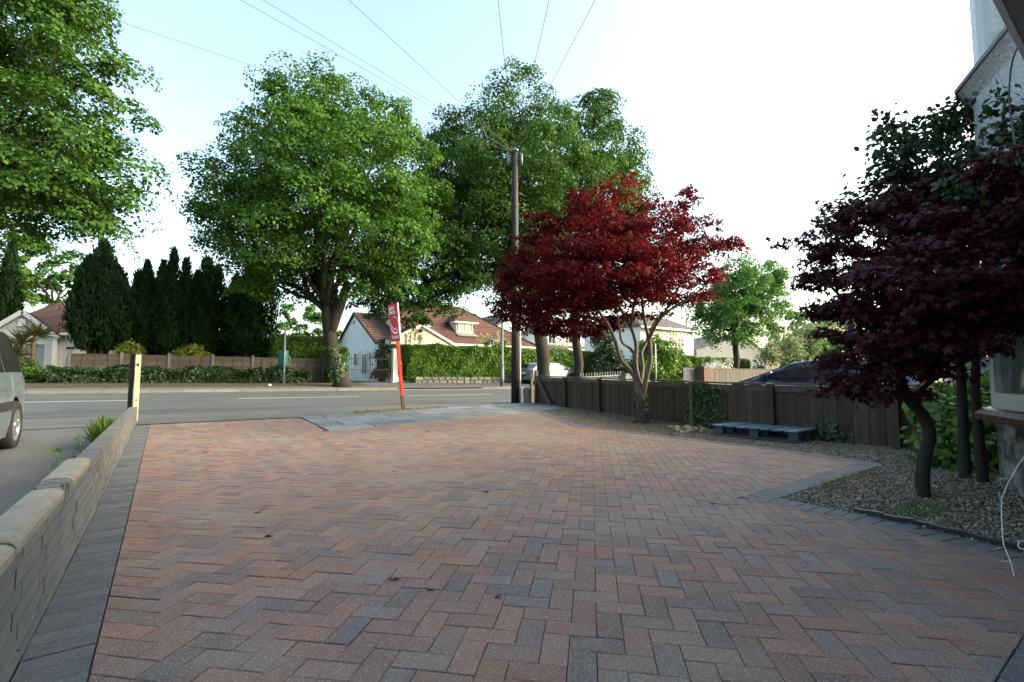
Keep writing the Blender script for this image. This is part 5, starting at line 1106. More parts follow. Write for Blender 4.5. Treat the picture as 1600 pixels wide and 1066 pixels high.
for k_, (a, b, cols) in enumerate(((fa, fb, 1), (fb, Vector((8.0, 1.05, 0)), 3))):
    d = (b - a).normalized(); n_ = Vector((-d.y, d.x, 0)); c = (a + b) / 2 - n_ * .05
    window(h, (c.x, c.y, 1.545), d, (b - a).length, 1.56, n_, frame='upvc_dull', pane='window_pane', cols=cols, sill=False, fw=.085, transom=.48)
MB().prism(bay(0), 2.325, 3.62).build('bay_skirt', 'pebbledash', h)
m_ = MB(); lo_, hi_ = bay(0), bay(.10); m_.add([(p[0], p[1], 3.62) for p in lo_] + [(p[0], p[1], 3.74) for p in hi_], [(i, (i + 1) % 6, 6 + (i + 1) % 6, 6 + i) for i in range(6)]); m_.build('skirt_flare', 'pebbledash', h); MB().prism(bay(.12), 3.742, 3.78).build('ledge', 'lead', h)
MB().prism(bay(-.20), 3.78, 5.15).build('upper_room', 'curtain', h)
for a, b, cols in ((fa, fb, 1), (fb, Vector((8.0, 1.05, 0)), 3)):
    d = (b - a).normalized(); n_ = Vector((-d.y, d.x, 0)); c = (a + b) / 2 - n_ * .09
    window(h, (c.x, c.y, 4.46), d, (b - a).length - .06, 1.34, n_, frame='upvc', pane='lamp_glass', cols=cols, sill=False, fw=.09)
MB().prism(bay(.08), 5.15, 5.3).build('bay_roof', 'lead', h)
MB().box((9.3, -4.65, 2.7), (9.4, 8.1, 5.4)).build('wall', 'pebbledash', h); MB().box((.2, -5.2, 2.7), (8.8, 7.0, 5.4)).build('wall', 'pebbledash', h)
rf = MB(); roof_plane(rf, (-4.6, -1.3, 5.3), (14.4, -1.3, 5.3), (12, -5, 8.2), (-2, -5, 8.2), 14); roof_plane(rf, (14.4, -9.1, 5.3), (-4.6, -9.1, 5.3), (-2, -5, 8.2), (12, -5, 8.2), 14); roof_plane(rf, (14.4, -1.3, 5.3), (14.4, -9.1, 5.3), (12, -5, 8.2), (12, -5, 8.2), 14); roof_plane(rf, (-4.6, -9.1, 5.3), (-4.6, -1.3, 5.3), (-2, -5, 8.2), (-2, -5, 8.2), 14); rf.build('roof', 'brown_tile', h)
MB().box((3.2, -.62, 2.47), (3.4, 1.9, .06)).build('canopy_soffit', 'soffit', h)
MB().box((3.2, .342, 2.50), (3.4, .02, .13)).build('canopy_fascia', 'fascia_white', h); MB().box((3.2, -.62, 2.60), (3.4, 1.9, .18)).build('canopy_roof', 'lead', h)
def cable(name, label, pts, r, m, cat='cable'):
    P = []
    for i in range(len(pts) - 1):
        p0, p1, p2, p3 = [Vector(pts[max(0, min(len(pts) - 1, j))]) for j in (i - 1, i, i + 1, i + 2)]
        for q in range(5):
            u = q / 5; P.append(.5 * ((2 * p1) + (p2 - p0) * u + (2 * p0 - 5 * p1 + 4 * p2 - p3) * u * u + (3 * p1 - p0 - 3 * p2 + p3) * u ** 3))
    P.append(Vector(pts[-1])); return tag(MB().tube(P, r, 6).build(name, m), label, cat)
cable('hanging_cable', 'grey cable drooping from the canopy in front of the pebbledash', [D(1598, 62, 3.05), D(1588, 78, 3.1), D(1580, 105, 3.25), D(1577, 150, 3.4), D(1581, 195, 3.5), D(1590, 240, 3.55), D(1606, 275, 3.6)], .006, 'grey_cable')
e = D(1585, 905, 2.4); e.z = .012
t = thing('loose_cord', 'pale frayed cord hanging down on to the paving at the right edge', 'cord', e)
pts = [e, D(1580, 880, 2.45), D(1568, 850, 2.5), D(1565, 810, 2.55), D(1565, 780, 2.6), D(1575, 755, 2.65), D(1592, 725, 2.7), D(1612, 700, 2.75), D(1650, 640, 2.9), Vector((3.5, .32, 1.2)), Vector((3.9, .1, 2.44))]
MB().tube(pts, .003, 6).build('strand', 'pale_cable', t)
m_ = MB()
for i in (2, 4, 5, 5, 1):
    q = Vector(pts[i]) + Vector((0, 0, random.uniform(-.02, .03))); m_.tube([q, q + Vector((random.uniform(-.03, .03), random.uniform(.0, .03), random.uniform(-.005, .02))), q + Vector((random.uniform(-.05, .05), random.uniform(.01, .05), random.uniform(-.02, .03)))], [.002, .0016, .001], 4)
kind(m_.build('frayed_fibre', 'pale_cable', t), 'stuff')
c = on_ground(4.02, .58, .03); tag(MB().tube([c + Vector((.022 * math.cos(a), .045 * math.sin(a), .02 * math.sin(2 * a) + .01)) for a in np.linspace(0, 5.6, 18)], .0035, 6).build('wire_loop', 'pale_cable'), 'small white loop of wire lying on the dark edging at the right', 'wire')
mb = MB(); ml = offset_poly(GE, -.025)[11:]
for i in range(len(ml) - 1):
    for k in range(5):
        a = ml[i].lerp(ml[i + 1], k / 5); b = ml[i].lerp(ml[i + 1], (k + 1) / 5); mb.beam((a.x, a.y, .012 + random.uniform(0, .014)), (b.x, b.y, .012 + random.uniform(0, .014)), .03, .028)
tag(mb.build('membrane_edge', 'membrane'), 'crumpled black membrane edge between the gravel and the dark edging', 'membrane')

# ================================================================== WALLS, FENCES, GATES ACROSS THE ROAD
def panel_fence(label, x0, x1, Y, z1, posts, slat='grey_wood'):
    t = thing('panel_fence', label, 'fence', on_ground((x0 + x1) / 2, Y)); xs = np.linspace(x0, x1, posts + 1)
    for i in range(posts):
        m_ = MB(); zb = G(xs[i], Y) + .05; k = 12; hh = (z1 - zb) / k
        for j in range(k): m_.box(((xs[i] + xs[i + 1]) / 2, Y + (.008 if j % 2 else -.008), zb + hh * (j + .5)), (xs[i + 1] - xs[i] - .12, .014, hh * 1.15), M=Matrix.Rotation(R(-5), 4, 'X') @ Matrix.Rotation(random.uniform(-.004, .004), 4, 'Y'))
        for q in (.25, .5, .75): m_.box((xs[i] + (xs[i + 1] - xs[i]) * q, Y - .025, (zb + z1) / 2), (.04, .02, z1 - zb - .02))
        m_.build('panel', slat, t); MB().box(((xs[i] + xs[i + 1]) / 2, Y, z1 + .015), (xs[i + 1] - xs[i] - .12, .06, .03)).build('capping', slat, t)
    for xx in xs: MB().box((xx, Y, (G(xx, Y) + z1 + .12) / 2), (.11, .11, z1 + .12 - G(xx, Y))).build('post', 'kerb', t)
panel_fence('weathered lap-panel fence with concrete posts in front of the conifers', -3.2, 7.0, 27.15, 1.92, 6)
t = thing('boundary_fence', 'brown vertical-board fence beyond the dark blue car', 'fence', on_ground(45, 23.6)); k = 0
for xx in np.arange(37.2, 56, .152):
    zt = 1.60 + (xx - 37) * .008; MB().box((xx, 23.6 + random.uniform(-.01, .01), (zt + G(xx, 23.6)) / 2), (.145, .02, zt - G(xx, 23.6))).build('board', 'grey_wood', t)
MB().beam((37.1, 23.59, 1.62), (56.1, 23.59, 1.77), .07, .04).build('capping', 'grey_wood', t)
def pillar(label, px, py, Y, w_, m='dark_brick'):
    c = A(px, py, Y); z0 = G(c.x, Y); t = thing('brick_pillar', label, 'pillar', (c.x, Y, z0)); zt = c.z; n = int((zt - z0 - .1) / .075)
    MB().box((c.x, Y, (z0 + zt - .1) / 2), (w_ - .02, w_ - .02, zt - z0 - .1)).build('core', 'stone_joint', t)
    for j in range(n):
        for sx in (-1, 1): MB().box((c.x + sx * w_ / 4, Y, z0 + .0375 + j * .075), (w_ / 2 - .01, w_, .066)).build('brick', m, t)
    MB().box((c.x, Y, zt - .045), (w_ + .1, w_ + .1, .09)).build('cap_stone', 'kerb', t)
pillar('brick gate pillar at the left end of the brown board fence', 1097, 573, 23.7, 1.0)
pillar('small pale-capped pillar ending the white railing behind the maple stems', 977, 584, 22.9, .75, 'stone_wall')
t = thing('driveway_gate', 'slate blue boarded gate beside the brick pillar', 'gate', on_ground(34.6, 23.9))
ga, gb_ = A(1067, 575, 23.9), A(1086, 575, 23.9)
for k in range(8): xx = ga.x + (gb_.x - ga.x) * (k + .5) / 8; MB().box((xx, 23.9, (G(xx, 23.9) + ga.z) / 2 + .03), ((gb_.x - ga.x) / 8 - .012, .04, ga.z - G(xx, 23.9))).build('board', 'slate_blue', t)
MB().box(((ga.x + gb_.x) / 2, 23.93, ga.z - .1), (gb_.x - ga.x, .04, .1)).build('rail', 'slate_blue', t)
t = thing('railing', 'short pale iron railing topping the wall behind the wooden fence', 'railing', on_ground(23.5, 22.9)); ra_, rb_ = A(905, 590, 22.9), A(971, 586, 22.9)
MB().beam((ra_.x, 22.9, ra_.z), (rb_.x, 22.9, rb_.z), .05, .05).build('rail', 'pale_iron', t)
for k in range(16):
    u = (k + .5) / 16; xx = ra_.x + (rb_.x - ra_.x) * u; zz = ra_.z + (rb_.z - ra_.z) * u; MB().box((xx, 22.9, zz + .02), (.035, .035, .5)).build('bar', 'pale_iron', t)
MB().box(((ra_.x + rb_.x) / 2, 22.9, (G(24, 22.9) + rb_.z - .25) / 2), (rb_.x - ra_.x, .2, rb_.z - .25 - G(24, 22.9))).build('dwarf_wall', 'stone_wall', t)
# stone wall under the hedge: separate stones
t = thing('stone_wall', 'low rough grey stone wall under the long clipped hedge', 'wall', on_ground(15.5, 25.6)); x = 11.6
MB().box((15.85, 25.72, G(15, 25.6) + .13), (8.5, .3, .52)).build('core', 'stone_joint', t)
for row in range(2):
    x = 11.6
    while x < 20.0:
        w_ = random.uniform(.28, .6); hh = .2; z = G(x, 25.6) + .09 + .015 + row * .205 + hh / 2 - .05
        m_ = MB(); pts = [(-w_ / 2, -hh / 2), (w_ / 2, -hh / 2), (w_ / 2, hh / 2), (-w_ / 2, hh / 2)]; pts = [(a + random.uniform(-.03, .01) * (1 if a > 0 else -1), b + random.uniform(-.02, .008) * (1 if b > 0 else -1)) for a, b in pts]
        fr_ = [(x + w_ / 2 + a * .86, 25.52 - random.uniform(0, .03), z + b * .86) for a, b in pts]; bk = [(x + w_ / 2 + a, 25.585, z + b) for a, b in pts]
        m_.add(fr_ + bk, [(0, 1, 2, 3)] + [(4 + i, 4 + (i + 1) % 4, (i + 1) % 4, i) for i in range(4)]); m_.build('stone', 'stone_wall', t); x += w_ + .015
# iron gates
t = thing('iron_gates', 'tall black iron double gates in front of the bungalow gable', 'gate', on_ground(9.2, 26.4)); xg0, xg1 = 8.1, 10.45; zb = G(9, 26.4) + .06
for sgn in (0, 1):
    a = xg0 + sgn * (xg1 - xg0) / 2 + .03; b = a + (xg1 - xg0) / 2 - .06; m_ = MB()
    for zz in (zb + .06, zb + .75, zb + 1.35): m_.box(((a + b) / 2, 26.4, zz), (b - a, .025, .03))
    for xx in (a, b): m_.box((xx, 26.4, zb + .85), (.035, .035, 1.7))
    lf = m_.build('gate_leaf', 'iron_black', t)
    for k in range(1, 9):
        xx = a + (b - a) * k / 9; u = (xx - xg0) / (xg1 - xg0); hh = 1.45 + .35 * math.sin(math.pi * u)
        MB().tube([(xx, 26.4, zb), (xx, 26.4, zb + hh), (xx, 26.4, zb + hh + .09)], [.011, .011, .002], 6).build('bar', 'iron_black', lf)
        MB().tube([(xx + (b - a) / 18, 26.4, zb), (xx + (b - a) / 18, 26.4, zb + .78)], .009, 5).build('dog_bar', 'iron_black', lf)
for xx, lab in ((10.72, 'white gate pillar right of the iron gates beside the hedge'), ):
    c = xx; tag(MB().box((c, 26.4, zb + .95), (.28, .28, 1.9)).box((c, 26.4, zb + 1.93), (.34, .34, .06)).build('gate_pillar', 'white_render'), lab, 'pillar')

# ================================================================== STREET FURNITURE
# telegraph pole
B = on_ground(9.2, 12.62, -.05); pz = 8.45; t = thing('telegraph_pole', 'tall dark brown wooden telegraph pole at the end of the fence', 'pole', B)
MB().tube([B + Vector((.0, 0, 0)), B + Vector((0, 0, 3)), B + Vector((-.01, .0, 6)), (9.18, 12.62, pz)], [.135, .125, .11, .098], 14).build('shaft', 'creosote', t)
MB().lathe([(.12, 0), (.125, .06), (.001, .10)], 12, Matrix.Translation((9.18, 12.62, pz))).build('cap', 'lead', t)
for a in np.arange(0, 6.2, .9): MB().tube([(9.18 + .1 * math.cos(a), 12.62 + .1 * math.sin(a), pz - .02), (9.18 + .26 * math.cos(a), 12.62 + .26 * math.sin(a), pz + .02), (9.18 + .28 * math.cos(a), 12.62 + .28 * math.sin(a), pz + .08)], .014, 6).build('wire_hook', 'iron_black', t)
for s_ in (-1, 1):
    o_ = RT * s_ * .22; c = Vector((9.18, 12.62, pz - .28)) + o_; MB().tube([c + Vector((0, 0, .2)), c + Vector((0, 0, -.18))], [.05, .055], 10).tube([c, c - o_ * .55], .018, 6).build('junction_box', 'lamp_post_grey', t)
for k in range(9): c = Vector((9.18, 12.62, 3.0 + k * .55)) + RT * (.13 if k % 2 else -.13); MB().tube([c, c + RT * (.11 if k % 2 else -.11)], .012, 6).build('step_iron', 'iron_black', t)
c = Vector((9.2, 12.62, 3.05)) - FW * .14; MB().box(c, (.16, .02, .07), rz=-YAW).build('tag_plate', 'yellow_post', t); MB().box(c - Vector((0, 0, .10)), (.15, .02, .03), rz=-YAW).build('tag_plate', 'coping', t)
c0 = RT * .15; MB().tube([Vector((9.2, 12.62, G(9.2, 12.6))) + c0, Vector((9.2, 12.62, 2.95)) + c0], .032, 8).build('conduit', 'conduit', t)
for zz in (.8, 1.7, 2.5): MB().box(Vector((9.2, 12.62, zz)) + RT * .16, (.09, .05, .03), rz=-YAW).build('clip', 'iron_black', t)
# wires
PT = Vector((9.18, 12.62, pz - .05))
def wire(px, py, d, ext, lab, r=.0048, sag=.1):
    Q = D(px, py, d); e_ = PT + (Q - PT) * ext; tag(MB().tube(curve_path(PT, e_, 16, sag=0), r, 5).build('overhead_wire', 'wire_black'), lab, 'wire', 'overhead wires from the telegraph pole')
wire(205, 40, 11, 2.6, 'overhead wire running left above the bright green tree crown')
wire(376, 0, 9.5, 2.2, 'leftmost of the close pair of wires crossing the sky above the green tree')
wire(411, 0, 9.5, 2.2, 'right one of the close pair of wires crossing the sky above the green tree')
wire(545, 0, 8, 1.8, 'single wire slanting down to the pole top, right of the close pair')
wire(778, 0, 7, 1.65, 'left of the three near-upright wires above the pole', .0045); wire(858, 0, 7, 1.65, 'middle of the three near-upright wires above the pole', .0045); wire(930, 0, 7, 1.65, 'right of the three near-upright wires above the pole', .0045)
wire(1480, 97, 12, 2.2, 'faint wire running right from the pole across the white sky', .0045)
# stone stub beside the pole
c = on_ground(9.55, 12.45); m_ = MB(); m_.tube([c + Vector((0, 0, -.05)), c + Vector((.01, 0, .18)), c + Vector((-.01, .01, .34)), c + Vector((0, 0, .46)), c + Vector((0, 0, .52))], [.13, .125, .12, .115, .07], 7, smooth=False, wob=.14); tag(m_.build('stone_stub', 'stone_wall'), 'short rough stone stub between the telegraph pole and the fence', 'stone')
# lamp column
B = on_ground(15.35, 22.3, .09); t = thing('lamp_post', 'slim grey street lamp column in front of the long hedge', 'lamp post', B)
MB().tube([B, B + Vector((0, 0, 1.15))], .105, 12).build('base', 'lamp_post_grey', t); MB().tube([B + Vector((0, 0, 1.15)), B + Vector((0, 0, 1.25)), B + Vector((0, 0, 5.4))], [.105, .075, .06], 12).build('column', 'lamp_post_grey', t)
MB().tube([B + Vector((0, 0, 5.4)), B + Vector((0, -.15, 5.65)), B + Vector((0, -.8, 5.75))], .035, 8).build('arm', 'lamp_post_grey', t); MB().box(B + Vector((0, -1.0, 5.74)), (.22, .6, .12)).build('lantern', 'lamp_post_grey', t); MB().box(B + Vector((0, -1.02, 5.66)), (.18, .46, .04)).build('diffuser', 'lamp_glass', t)
MB().box(B + Vector((0, -.107, .6)), (.10, .012, .4)).build('access_door', 'lead', t)
# litter bin on its post
B = on_ground(4.35, 23.4, .10); t = thing('litter_bin', 'green bin fixed to a grey post in front of the panel fence', 'bin', B)
MB().tube([B, B + Vector((0, 0, 2.55))], .038, 8).build('post', 'lamp_post_grey', t); MB().box(B + Vector((0, -.01, 2.5)), (.42, .02, .10)).build('sign_plate', 'grey_wood', t)
zt_ = 1.62; m_ = MB(); m_.lathe([(.001, 0), (.17, 0), (.21, .08), (.22, .68), (.21, .74), (.20, .74), (.18, .1), (.001, .08)], 16, Matrix.Translation(B + Vector((0, .245, .82)))); m_.build('bucket', 'bin_green', t); MB().tube([B + Vector((-.2, .245, 1.56)), B + Vector((.2, .245, 1.56))], .012, 6).build('rim_bar', 'iron_black', t)
for zz in (1.0, 1.4): MB().box(B + Vector((0, .035, zz)), (.10, .05, .04)).build('bracket', 'iron_black', t)
tag(MB().lathe([(.001, 0), (.06, .005), (.085, .03), (.05, .05), (.06, .07), (.001, .08)], 6, Matrix.Translation(on_ground(3.75, 23.1, .105)), smooth=False).build('litter', 'sign_white'), 'scrap of white litter on the verge near the green bin', 'litter')
c = A(1024, 538, 23); tag(MB().tube([on_ground(c.x, 23, .05), c], [.045, .04], 8).tube([c, c + Vector((0, 0, .05))], [.055, .03], 8).build('slim_pole', 'conduit'), 'slim white pole among the maple stems in front of the rounded shrub', 'pole')

# ---- estate agent's board
B = on_ground(5.06, 11.86, -.02); lean = -RT * .098; U = (Z + lean)
t = thing('estate_agent_board', 'leaning red estate agent board on a red timber post', 'sign', B)
def bp_(u, v, n=0): return B + Vector((-n, -u, 0)) + U * v        # u towards the camera, v up, n out of the face (to the left)
def bbox(u0, u1, v0, v1, n0, n1, name, m):
    vs = [bp_(u, v, n) for n in (n0, n1) for u, v in ((u0, v0), (u1, v0), (u1, v1), (u0, v1))]
    return MB().add(vs, [(3, 2, 1, 0), (4, 5, 6, 7), (0, 1, 5, 4), (1, 2, 6, 5), (2, 3, 7, 6), (3, 0, 4, 7)]).build(name, m, t)
bbox(-.034, .034, .40, 2.62, -.049, .019, 'post', 'sign_post_red'); bbox(-.036, .036, 0, .40, -.051, .021, 'post_foot', 'sign_pole_base')
bu0, bu1, bv0, bv1 = -.31, .31, 1.80, 2.78
bd = bbox(bu0, bu1, bv0, bv1, .034, .048, 'board', 'sign_red'); bbox(bu1, bu1 + .006, bv0, bv1, .018, .048, 'edge_strip', 'sign_white'); bbox(bu0, bu1, bv0, bv1, .020, .0335, 'backing_board', 'sign_white')
def bw(a, b): return bu0 + a * (bu1 - bu0), bv0 + b * (bv1 - bv0)
def swoosh(pts, ws):
    P = []
    for i in range(len(pts) - 1):
        p0, p1, p2, p3 = [Vector(pts[max(0, min(len(pts) - 1, j))]) for j in (i - 1, i, i + 1, i + 2)]
        for q in range(5):
            u = q / 5; P.append((.5 * ((2 * p1) + (p2 - p0) * u + (2 * p0 - 5 * p1 + 4 * p2 - p3) * u * u + (3 * p1 - p0 - 3 * p2 + p3) * u ** 3), ws[i] + (ws[i + 1] - ws[i]) * u))
    P.append((Vector(pts[-1]), ws[-1])); vs = []; n = len(P)
    for i, (p, w_) in enumerate(P):
        d = (P[min(i + 1, n - 1)][0] - P[max(i - 1, 0)][0]); d = Vector((d.x * .62, d.y * .98)).normalized(); nn_ = Vector((-d.y, d.x))
        for s_ in (-1, 1):
            u, v = bw(p.x, p.y); vs.append(bp_(u + nn_.x * s_ * w_ * .75, v + nn_.y * s_ * w_ * .75, .052))
    MB().add(vs, [(2 * i, 2 * i + 1, 2 * i + 3, 2 * i + 2) for i in range(n - 1)]).build('emblem', 'sign_white', bd)
swoosh([(.40, .625), (.62, .645), (.82, .60), (.95, .49), (.97, .37), (.86, .265), (.62, .215), (.36, .26), (.17, .36), (.05, .475)], [.003, .010, .014, .017, .022, .030, .036, .034, .026, .006])
swoosh([(.03, .60), (.14, .50), (.30, .39), (.50, .325), (.68, .325), (.80, .385)], [.005, .018, .022, .022, .016, .003])
def text(s, u, v, size, parent, align='LEFT'):
    cu = bpy.data.curves.new('lettering', 'FONT'); cu.body = s; cu.size = size; cu.align_x = align; cu.extrude = .001; cu.offset = .003
    tmp = bpy.data.objects.new('lettering', cu); COL.objects.link(tmp); dg = bpy.context.evaluated_depsgraph_get(); me = bpy.data.meshes.new_from_object(tmp.evaluated_get(dg)); bpy.data.objects.remove(tmp)
    off = world_loc(parent); uu, vv = bw(u, v)
    for vt in me.vertices: vt.co = bp_(uu + vt.co.x, vv + vt.co.y, .0515 + vt.co.z) - off
    me.update(); me.materials.clear(); return link('lettering', me, 'sign_white', parent)
text('kelvin', .07, .845, .155, bd); text('francis', .07, .735, .155, bd); text('& North', .20, .075, .125, bd)

# ---- blue pallet on the gravel
p0 = Vector((7.72, 3.42)); pa_ = Vector((-.03, 1.0)).normalized(); pb_ = Vector((pa_.y, -pa_.x)); ang = math.atan2(pa_.y, pa_.x)
t = thing('pallet', 'blue painted wooden pallet lying on the gravel by the fence', 'pallet', (p0.x, p0.y, .0)); Lp, Wp = 1.36, .92
def pc(a, b, z): q = p0 + pa_ * a + pb_ * b; return Vector((q.x, q.y, z))
for k in range(7): wk = Lp / 7; MB().box(pc(wk * (k + .5), Wp / 2 - .06, .178 + random.uniform(-.002, .003)), (wk - (.022 if k in (0, 6) else .055), Wp, .02), rz=ang + random.gauss(0, .004)).build('deck_board', 'pallet_blue', t)
for b in (.05, Wp / 2 - .06, Wp - .17):
    MB().box(pc(Lp / 2, b - .06 + .06, .155), (Lp, .10, .022), rz=ang).build('stringer', 'pallet_dark', t); MB().box(pc(Lp / 2, b, .022), (Lp, .10, .022), rz=ang).build('bottom_board', 'pallet_dark', t)
    for a in (.09, Lp / 2, Lp - .09): MB().box(pc(a, b, .0885), (.14, .11, .11), rz=ang).build('foot_block', 'pallet_dark', t)
# dead branch litter by the pallet
c = on_ground(7.75, 5.35, .015); n = 60
tag(leaves('dead_leaves', np.array(c) + rng.normal(size=(n, 3)) * [.12, .18, .012] + [0, 0, .02], np.array([0, 0, 1.0]) + rng.normal(size=(n, 3)) * .6, .10, 'plume', None, T_OVAL), 'little heap of dry straw-coloured leaves between the maple and the pallet', 'leaves')

# ================================================================== CARS
def car(name, label, loc, rz, paint, L=4.2, W=1.74, H=1.48, kind_='hatch', wheel_r=.31, group=None, rub=False):
    t = thing(name, label, 'car', loc, rz, group)
    hl = L / 2
    if kind_ == 'mpv': top = [(-hl, .62), (-hl + .03, .95), (-hl + .10, 1.12), (-hl + .22, H - .20), (-hl + .36, H - .06), (-hl + .75, H), (.2, H + .01), (.75, H - .07), (1.25, 1.22), (1.45, 1.06), (1.85, .95), (hl - .08, .78), (hl, .60)]
    else: top = [(-hl, .60), (-hl + .04, .92), (-hl + .20, 1.02), (-hl + .45, H - .16), (-hl + .75, H - .04), (-hl + 1.3, H), (.1, H), (.45, H - .05), (1.15, 1.04), (1.35, .96), (hl - .25, .80), (hl - .05, .68), (hl, .55)]
    belt = [(-hl, .62), (-hl + .04, .90), (-hl + .3, .97), (1.2, .93), (1.4, .90), (hl - .25, .76), (hl - .05, .66), (hl, .54)]
    hw_ = [(-hl, .80), (-hl + .12, .92), (-hl + .5, .99), (0, 1.0), (hl - .7, .97), (hl - .2, .88), (hl, .72)]
    ti = lambda tab, x: float(np.interp(x, [q[0] for q in tab], [q[1] for q in tab]))
    wx = (-hl + .78, hl - .82)
    def bottom(x):
        z = .20 if abs(x) < hl - .25 else .20 + .12 * (abs(x) - hl + .25) / .25
        for c in wx:
            dx = abs(x - c); ra = wheel_r + .055
            if dx < ra: z = max(z, wheel_r + math.sqrt(ra * ra - dx * dx))
        return z
    def sec(x):
        zt = ti(top, x); zb = min(ti(belt, x), zt - .005); w_ = W / 2 * ti(hw_, x); b = bottom(x); g = min(1, max(0, (zt - zb) / .5)); wr = w_ * (1 - .25 * g)
        mid = b + (zb - b) * .5
        return [(w_ * .95, b), (w_ * .99, b + (zb - b) * .25), (w_, mid), (w_ * .985, b + (zb - b) * .82), (w_ * .955, zb), (w_ * .955 + (wr - w_ * .955) * .5, zb + (zt - zb) * .5), (wr, zb + (zt - zb) * .90), (wr * .93, zb + (zt - zb) * .975), (wr * .6, zt + .01 * g), (0, zt + .02 * g)]
    xs = sorted(set([round(v, 3) for v in list(np.linspace(-hl, hl, 40)) + [c + (wheel_r + .055) * math.cos(a) for c in wx for a in np.linspace(0, math.pi, 13)] + [q[0] for q in top]]))
    vs = []; 
    for x in xs:
        s_ = sec(x); ring = [(x, -y, z) for y, z in s_] + [(x, y, z) for y, z in s_[-2::-1]]; vs += ring
    k = len(ring); fs = [(i * k + j, (i + 1) * k + j, (i + 1) * k + j + 1, i * k + j + 1) for i in range(len(xs) - 1) for j in range(k - 1)]
    fs += [tuple(range(k)), tuple((len(xs) - 1) * k + j for j in range(k - 1, -1, -1))]
    MB().add(vs, fs, True).build('body', paint, t, local=True)
    def patch(nm, x0, x1, j0, j1, m, side, off=.006, nx=8, slant=(0, 0)):
        P = []
        for i in range(nx + 1):
            for q in range(5):
                f = q / 4; jj = j0 + (j1 - j0) * f; x = x0 + slant[0] * f + (x1 + slant[1] * f - x0 - slant[0] * f) * i / nx; s_ = sec(x); a = int(min(jj, len(s_) - 2)); u = jj - a
                y = s_[a][0] + (s_[a + 1][0] - s_[a][0]) * u; z = s_[a][1] + (s_[a + 1][1] - s_[a][1]) * u; P.append((x, side * (y + off), z + off * .35))
        return MB().add(P, [(i * 5 + q, (i + 1) * 5 + q, (i + 1) * 5 + q + 1, i * 5 + q + 1) for i in range(nx) for q in range(4)], True).build(nm, m, t, local=True)
    wins = ((-hl + .30, -.75, (.12, 0)), (-.68, .16, (0, 0)), (.23, 1.12, (0, -.42))) if kind_ == 'mpv' else ((-hl + .62, -.42, (.18, 0)), (-.34, .92, (0, -.42)))
    for side in (-1, 1):
        for a, b, sl_ in wins: patch('side_window', a, b, 4.12, 5.9, 'glass', side, slant=sl_)
        patch('mirror_base', 1.0 if kind_ == 'mpv' else .80, 1.10 if kind_ == 'mpv' else .92, 4.1, 4.6, 'black_plastic', side, .012, 2)
        mx = 1.02 if kind_ == 'mpv' else .84; w_ = W / 2
        MB().lathe([(.001, -.09), (.055, -.075), (.085, -.02), (.085, .04), (.06, .085), (.001, .095)], 10, Matrix.Translation((mx, side * (w_ + .09), 1.02)) @ Matrix.Diagonal((.8, 1.15, 1, 1))).build('mirror', paint if kind_ != 'mpv' else 'silver_paint', t, local=True)
        if rub: patch('rub_strip', wx[0] + wheel_r + .09, wx[1] - wheel_r - .09, 1.75, 2.25, 'black_plastic', side, .014)
        patch('tail_light' if True else '', -hl + .015, -hl + .17, 2.6, 4.3 if kind_ != 'mpv' else 4.0, 'tail_lamp', side, .008, 3)
        patch('headlight', hl - .34, hl - .06, 2.7, 3.7, 'lamp_glass', side, .008, 4)
        for hx in ((-.28, .78) if kind_ == 'mpv' else (.30,)): MB().box((hx, side * (W / 2 + .012), .84), (.17, .03, .035)).build('door_handle', paint, t, local=True)
        for dx in ((-.70, .20, 1.2) if kind_ == 'mpv' else (-.38, .98)): patch('door_seam', dx - .004, dx + .004, .4, 4.0, 'black_plastic', side, .002, 1)
    def front_glass(nm, x0, x1, j0=6.3):
        P = []; nx = 8
        for i in range(nx + 1):
            x = x0 + (x1 - x0) * i / nx; s_ = sec(x); y0 = s_[6][0] * .94; z0_ = s_[6][1]; zt = s_[9][1]
            for q in range(-4, 5): u = abs(q) / 4; P.append((x, y0 * q / 4, zt * (1 - u ** 2) + (z0_ + (zt - z0_) * .45) * u ** 2 + .008))
        return MB().add(P, [(i * 9 + q, (i + 1) * 9 + q, (i + 1) * 9 + q + 1, i * 9 + q + 1) for i in range(nx) for q in range(8)], True).build(nm, m_glass, t, local=True)
    m_glass = 'glass'
    if kind_ == 'mpv': front_glass('windscreen', .80, 1.36); front_glass('rear_window', -hl + .12, -hl + .33)
    else: front_glass('windscreen', .50, 1.18); front_glass('rear_window', -hl + .24, -hl + .66)
    for c in wx:
        for side in (-1, 1):
            M = Matrix.Translation((c, side * (W / 2 - .12), wheel_r)) @ Matrix.Rotation(R(-90) * side, 4, 'X')
            wh = MB().lathe([(wheel_r * .66, -.10), (wheel_r * .93, -.105), (wheel_r, -.075), (wheel_r, .075), (wheel_r * .93, .105), (wheel_r * .66, .10), (wheel_r * .64, .05), (wheel_r * .66, -.10)], 28, M).build('wheel', 'rubber', t, local=True)
            rm = MB(); rm.lathe([(wheel_r * .655, .02), (wheel_r * .66, .098), (wheel_r * .60, .10), (wheel_r * .57, .06), (wheel_r * .56, .02)], 28, M); rm.lathe([(.001, .092), (.05, .09), (.055, .05), (.001, .05)], 12, M)
            for a in range(6):
                Mq = M @ Matrix.Rotation(a * math.pi / 3, 4, 'Z'); rm.box((0, 0, 0), (.01, .01, .01), M=None) if False else None
                q0 = wheel_r * .12; q1 = wheel_r * .60; pv = [(q0, -.032, .085), (q1, -.050, .092), (q1, .050, .092), (q0, .032, .085), (q0, -.03, .05), (q1, -.045, .06), (q1, .045, .06), (q0, .03, .05)]
                rm.add([Mq @ Vector(p) for p in pv], [(0, 1, 2, 3), (0, 4, 5, 1), (3, 2, 6, 7)])
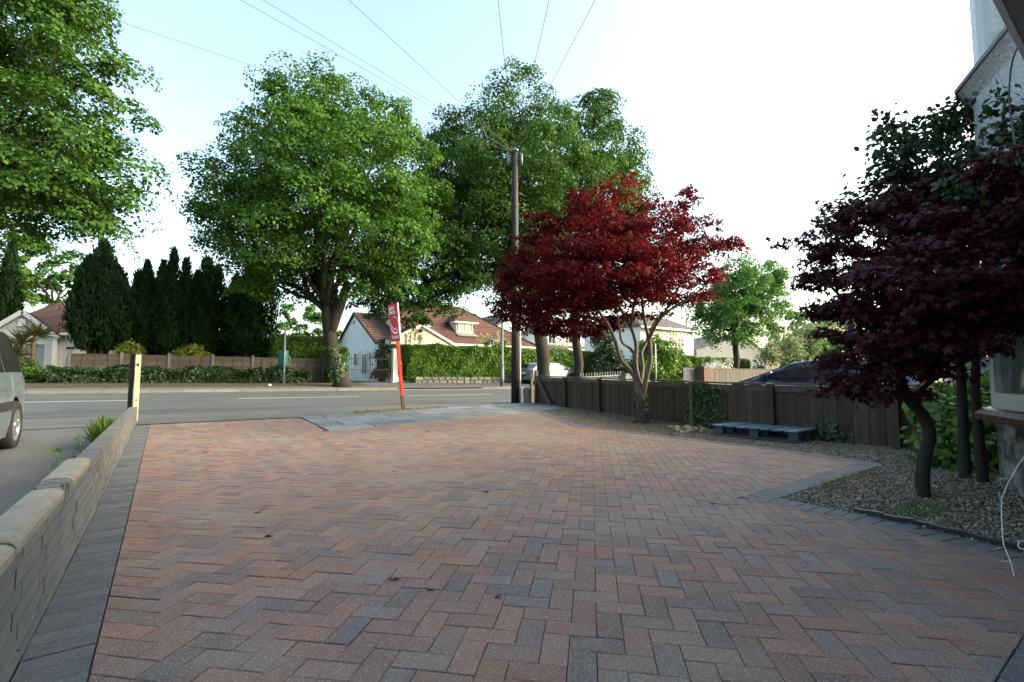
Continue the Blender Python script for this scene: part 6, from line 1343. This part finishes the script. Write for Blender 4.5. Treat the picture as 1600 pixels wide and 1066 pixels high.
            rm.build('rim', 'alloy', wh, local=True)
            MB().lathe([(.001, .03), (wheel_r * .56, .03), (wheel_r * .56, .025)], 20, M).build('brake_disc', 'black_plastic', wh, local=True)
            hm = MB(); ra = wheel_r + .05; arc = [(c + ra * math.cos(a), wheel_r + ra * math.sin(a)) for a in np.linspace(-.15, math.pi + .15, 15)]
            y1 = side * (W / 2 - .06); y0 = side * (W / 2 - .34); hm.add([(x, y1, z) for x, z in arc] + [(x, y0, z) for x, z in arc], [(i, i + 1, 16 + i - 0, 15 + i) for i in range(14)] + [tuple(15 + i for i in range(15))]); hm.build('wheel_arch', 'black_plastic', t, local=True)
    MB().box((0, 0, .26), (L - .5, W * .72, .16)).build('underside', 'black_plastic', t, local=True)
    MB().box((-hl + .015, 0, .40), (.05, W * .78, .16)).build('rear_bumper', 'black_plastic' if kind_ == 'mpv' else paint, t, local=True); MB().box((hl - .01, 0, .38), (.05, W * .62, .14)).build('front_grille', 'black_plastic', t, local=True)
    MB().box((-hl - .003, 0, .74), (.02, .52, .11)).build('number_plate', 'sign_white', t, local=True)
    return t
car('parked_car', 'silver people carrier at the left edge on the neighbouring drive', (-2.36, 7.62, G(-2, 7.6)), R(-90), 'silver_paint', L=4.2, W=1.72, H=1.60, kind_='mpv', wheel_r=.315, rub=True)
car('parked_car', 'pale blue hatchback half hidden by the tree trunk across the road', (20.4, 24.35, G(20.4, 24.3) + .05), 0, 'pale_blue_paint', L=4.05, H=1.40)
car('parked_car', 'dark blue car behind the low wooden fence, bonnet towards the road', (12.75, 5.0, G(12.7, 5)), R(90), 'navy_paint', L=4.3, H=1.37)
car('parked_car', 'red car glimpsed through the dark maple leaves beyond the blue one', (15.4, 3.5, G(15.4, 3.5)), R(90), 'red_paint', L=4.2, H=1.46)
car('parked_car', 'white car farthest back, between the shrub stems and the bay', (18.6, 3.6, G(18.6, 3.6)), R(90), 'white_paint', L=4.3, H=1.62)
c = A(1187, 580, 26.2); car('parked_car', 'pale van roof just showing over the brown board fence', (c.x, 26.2, G(c.x, 26)), R(30), 'white_paint', L=4.4, H=1.95, kind_='mpv')
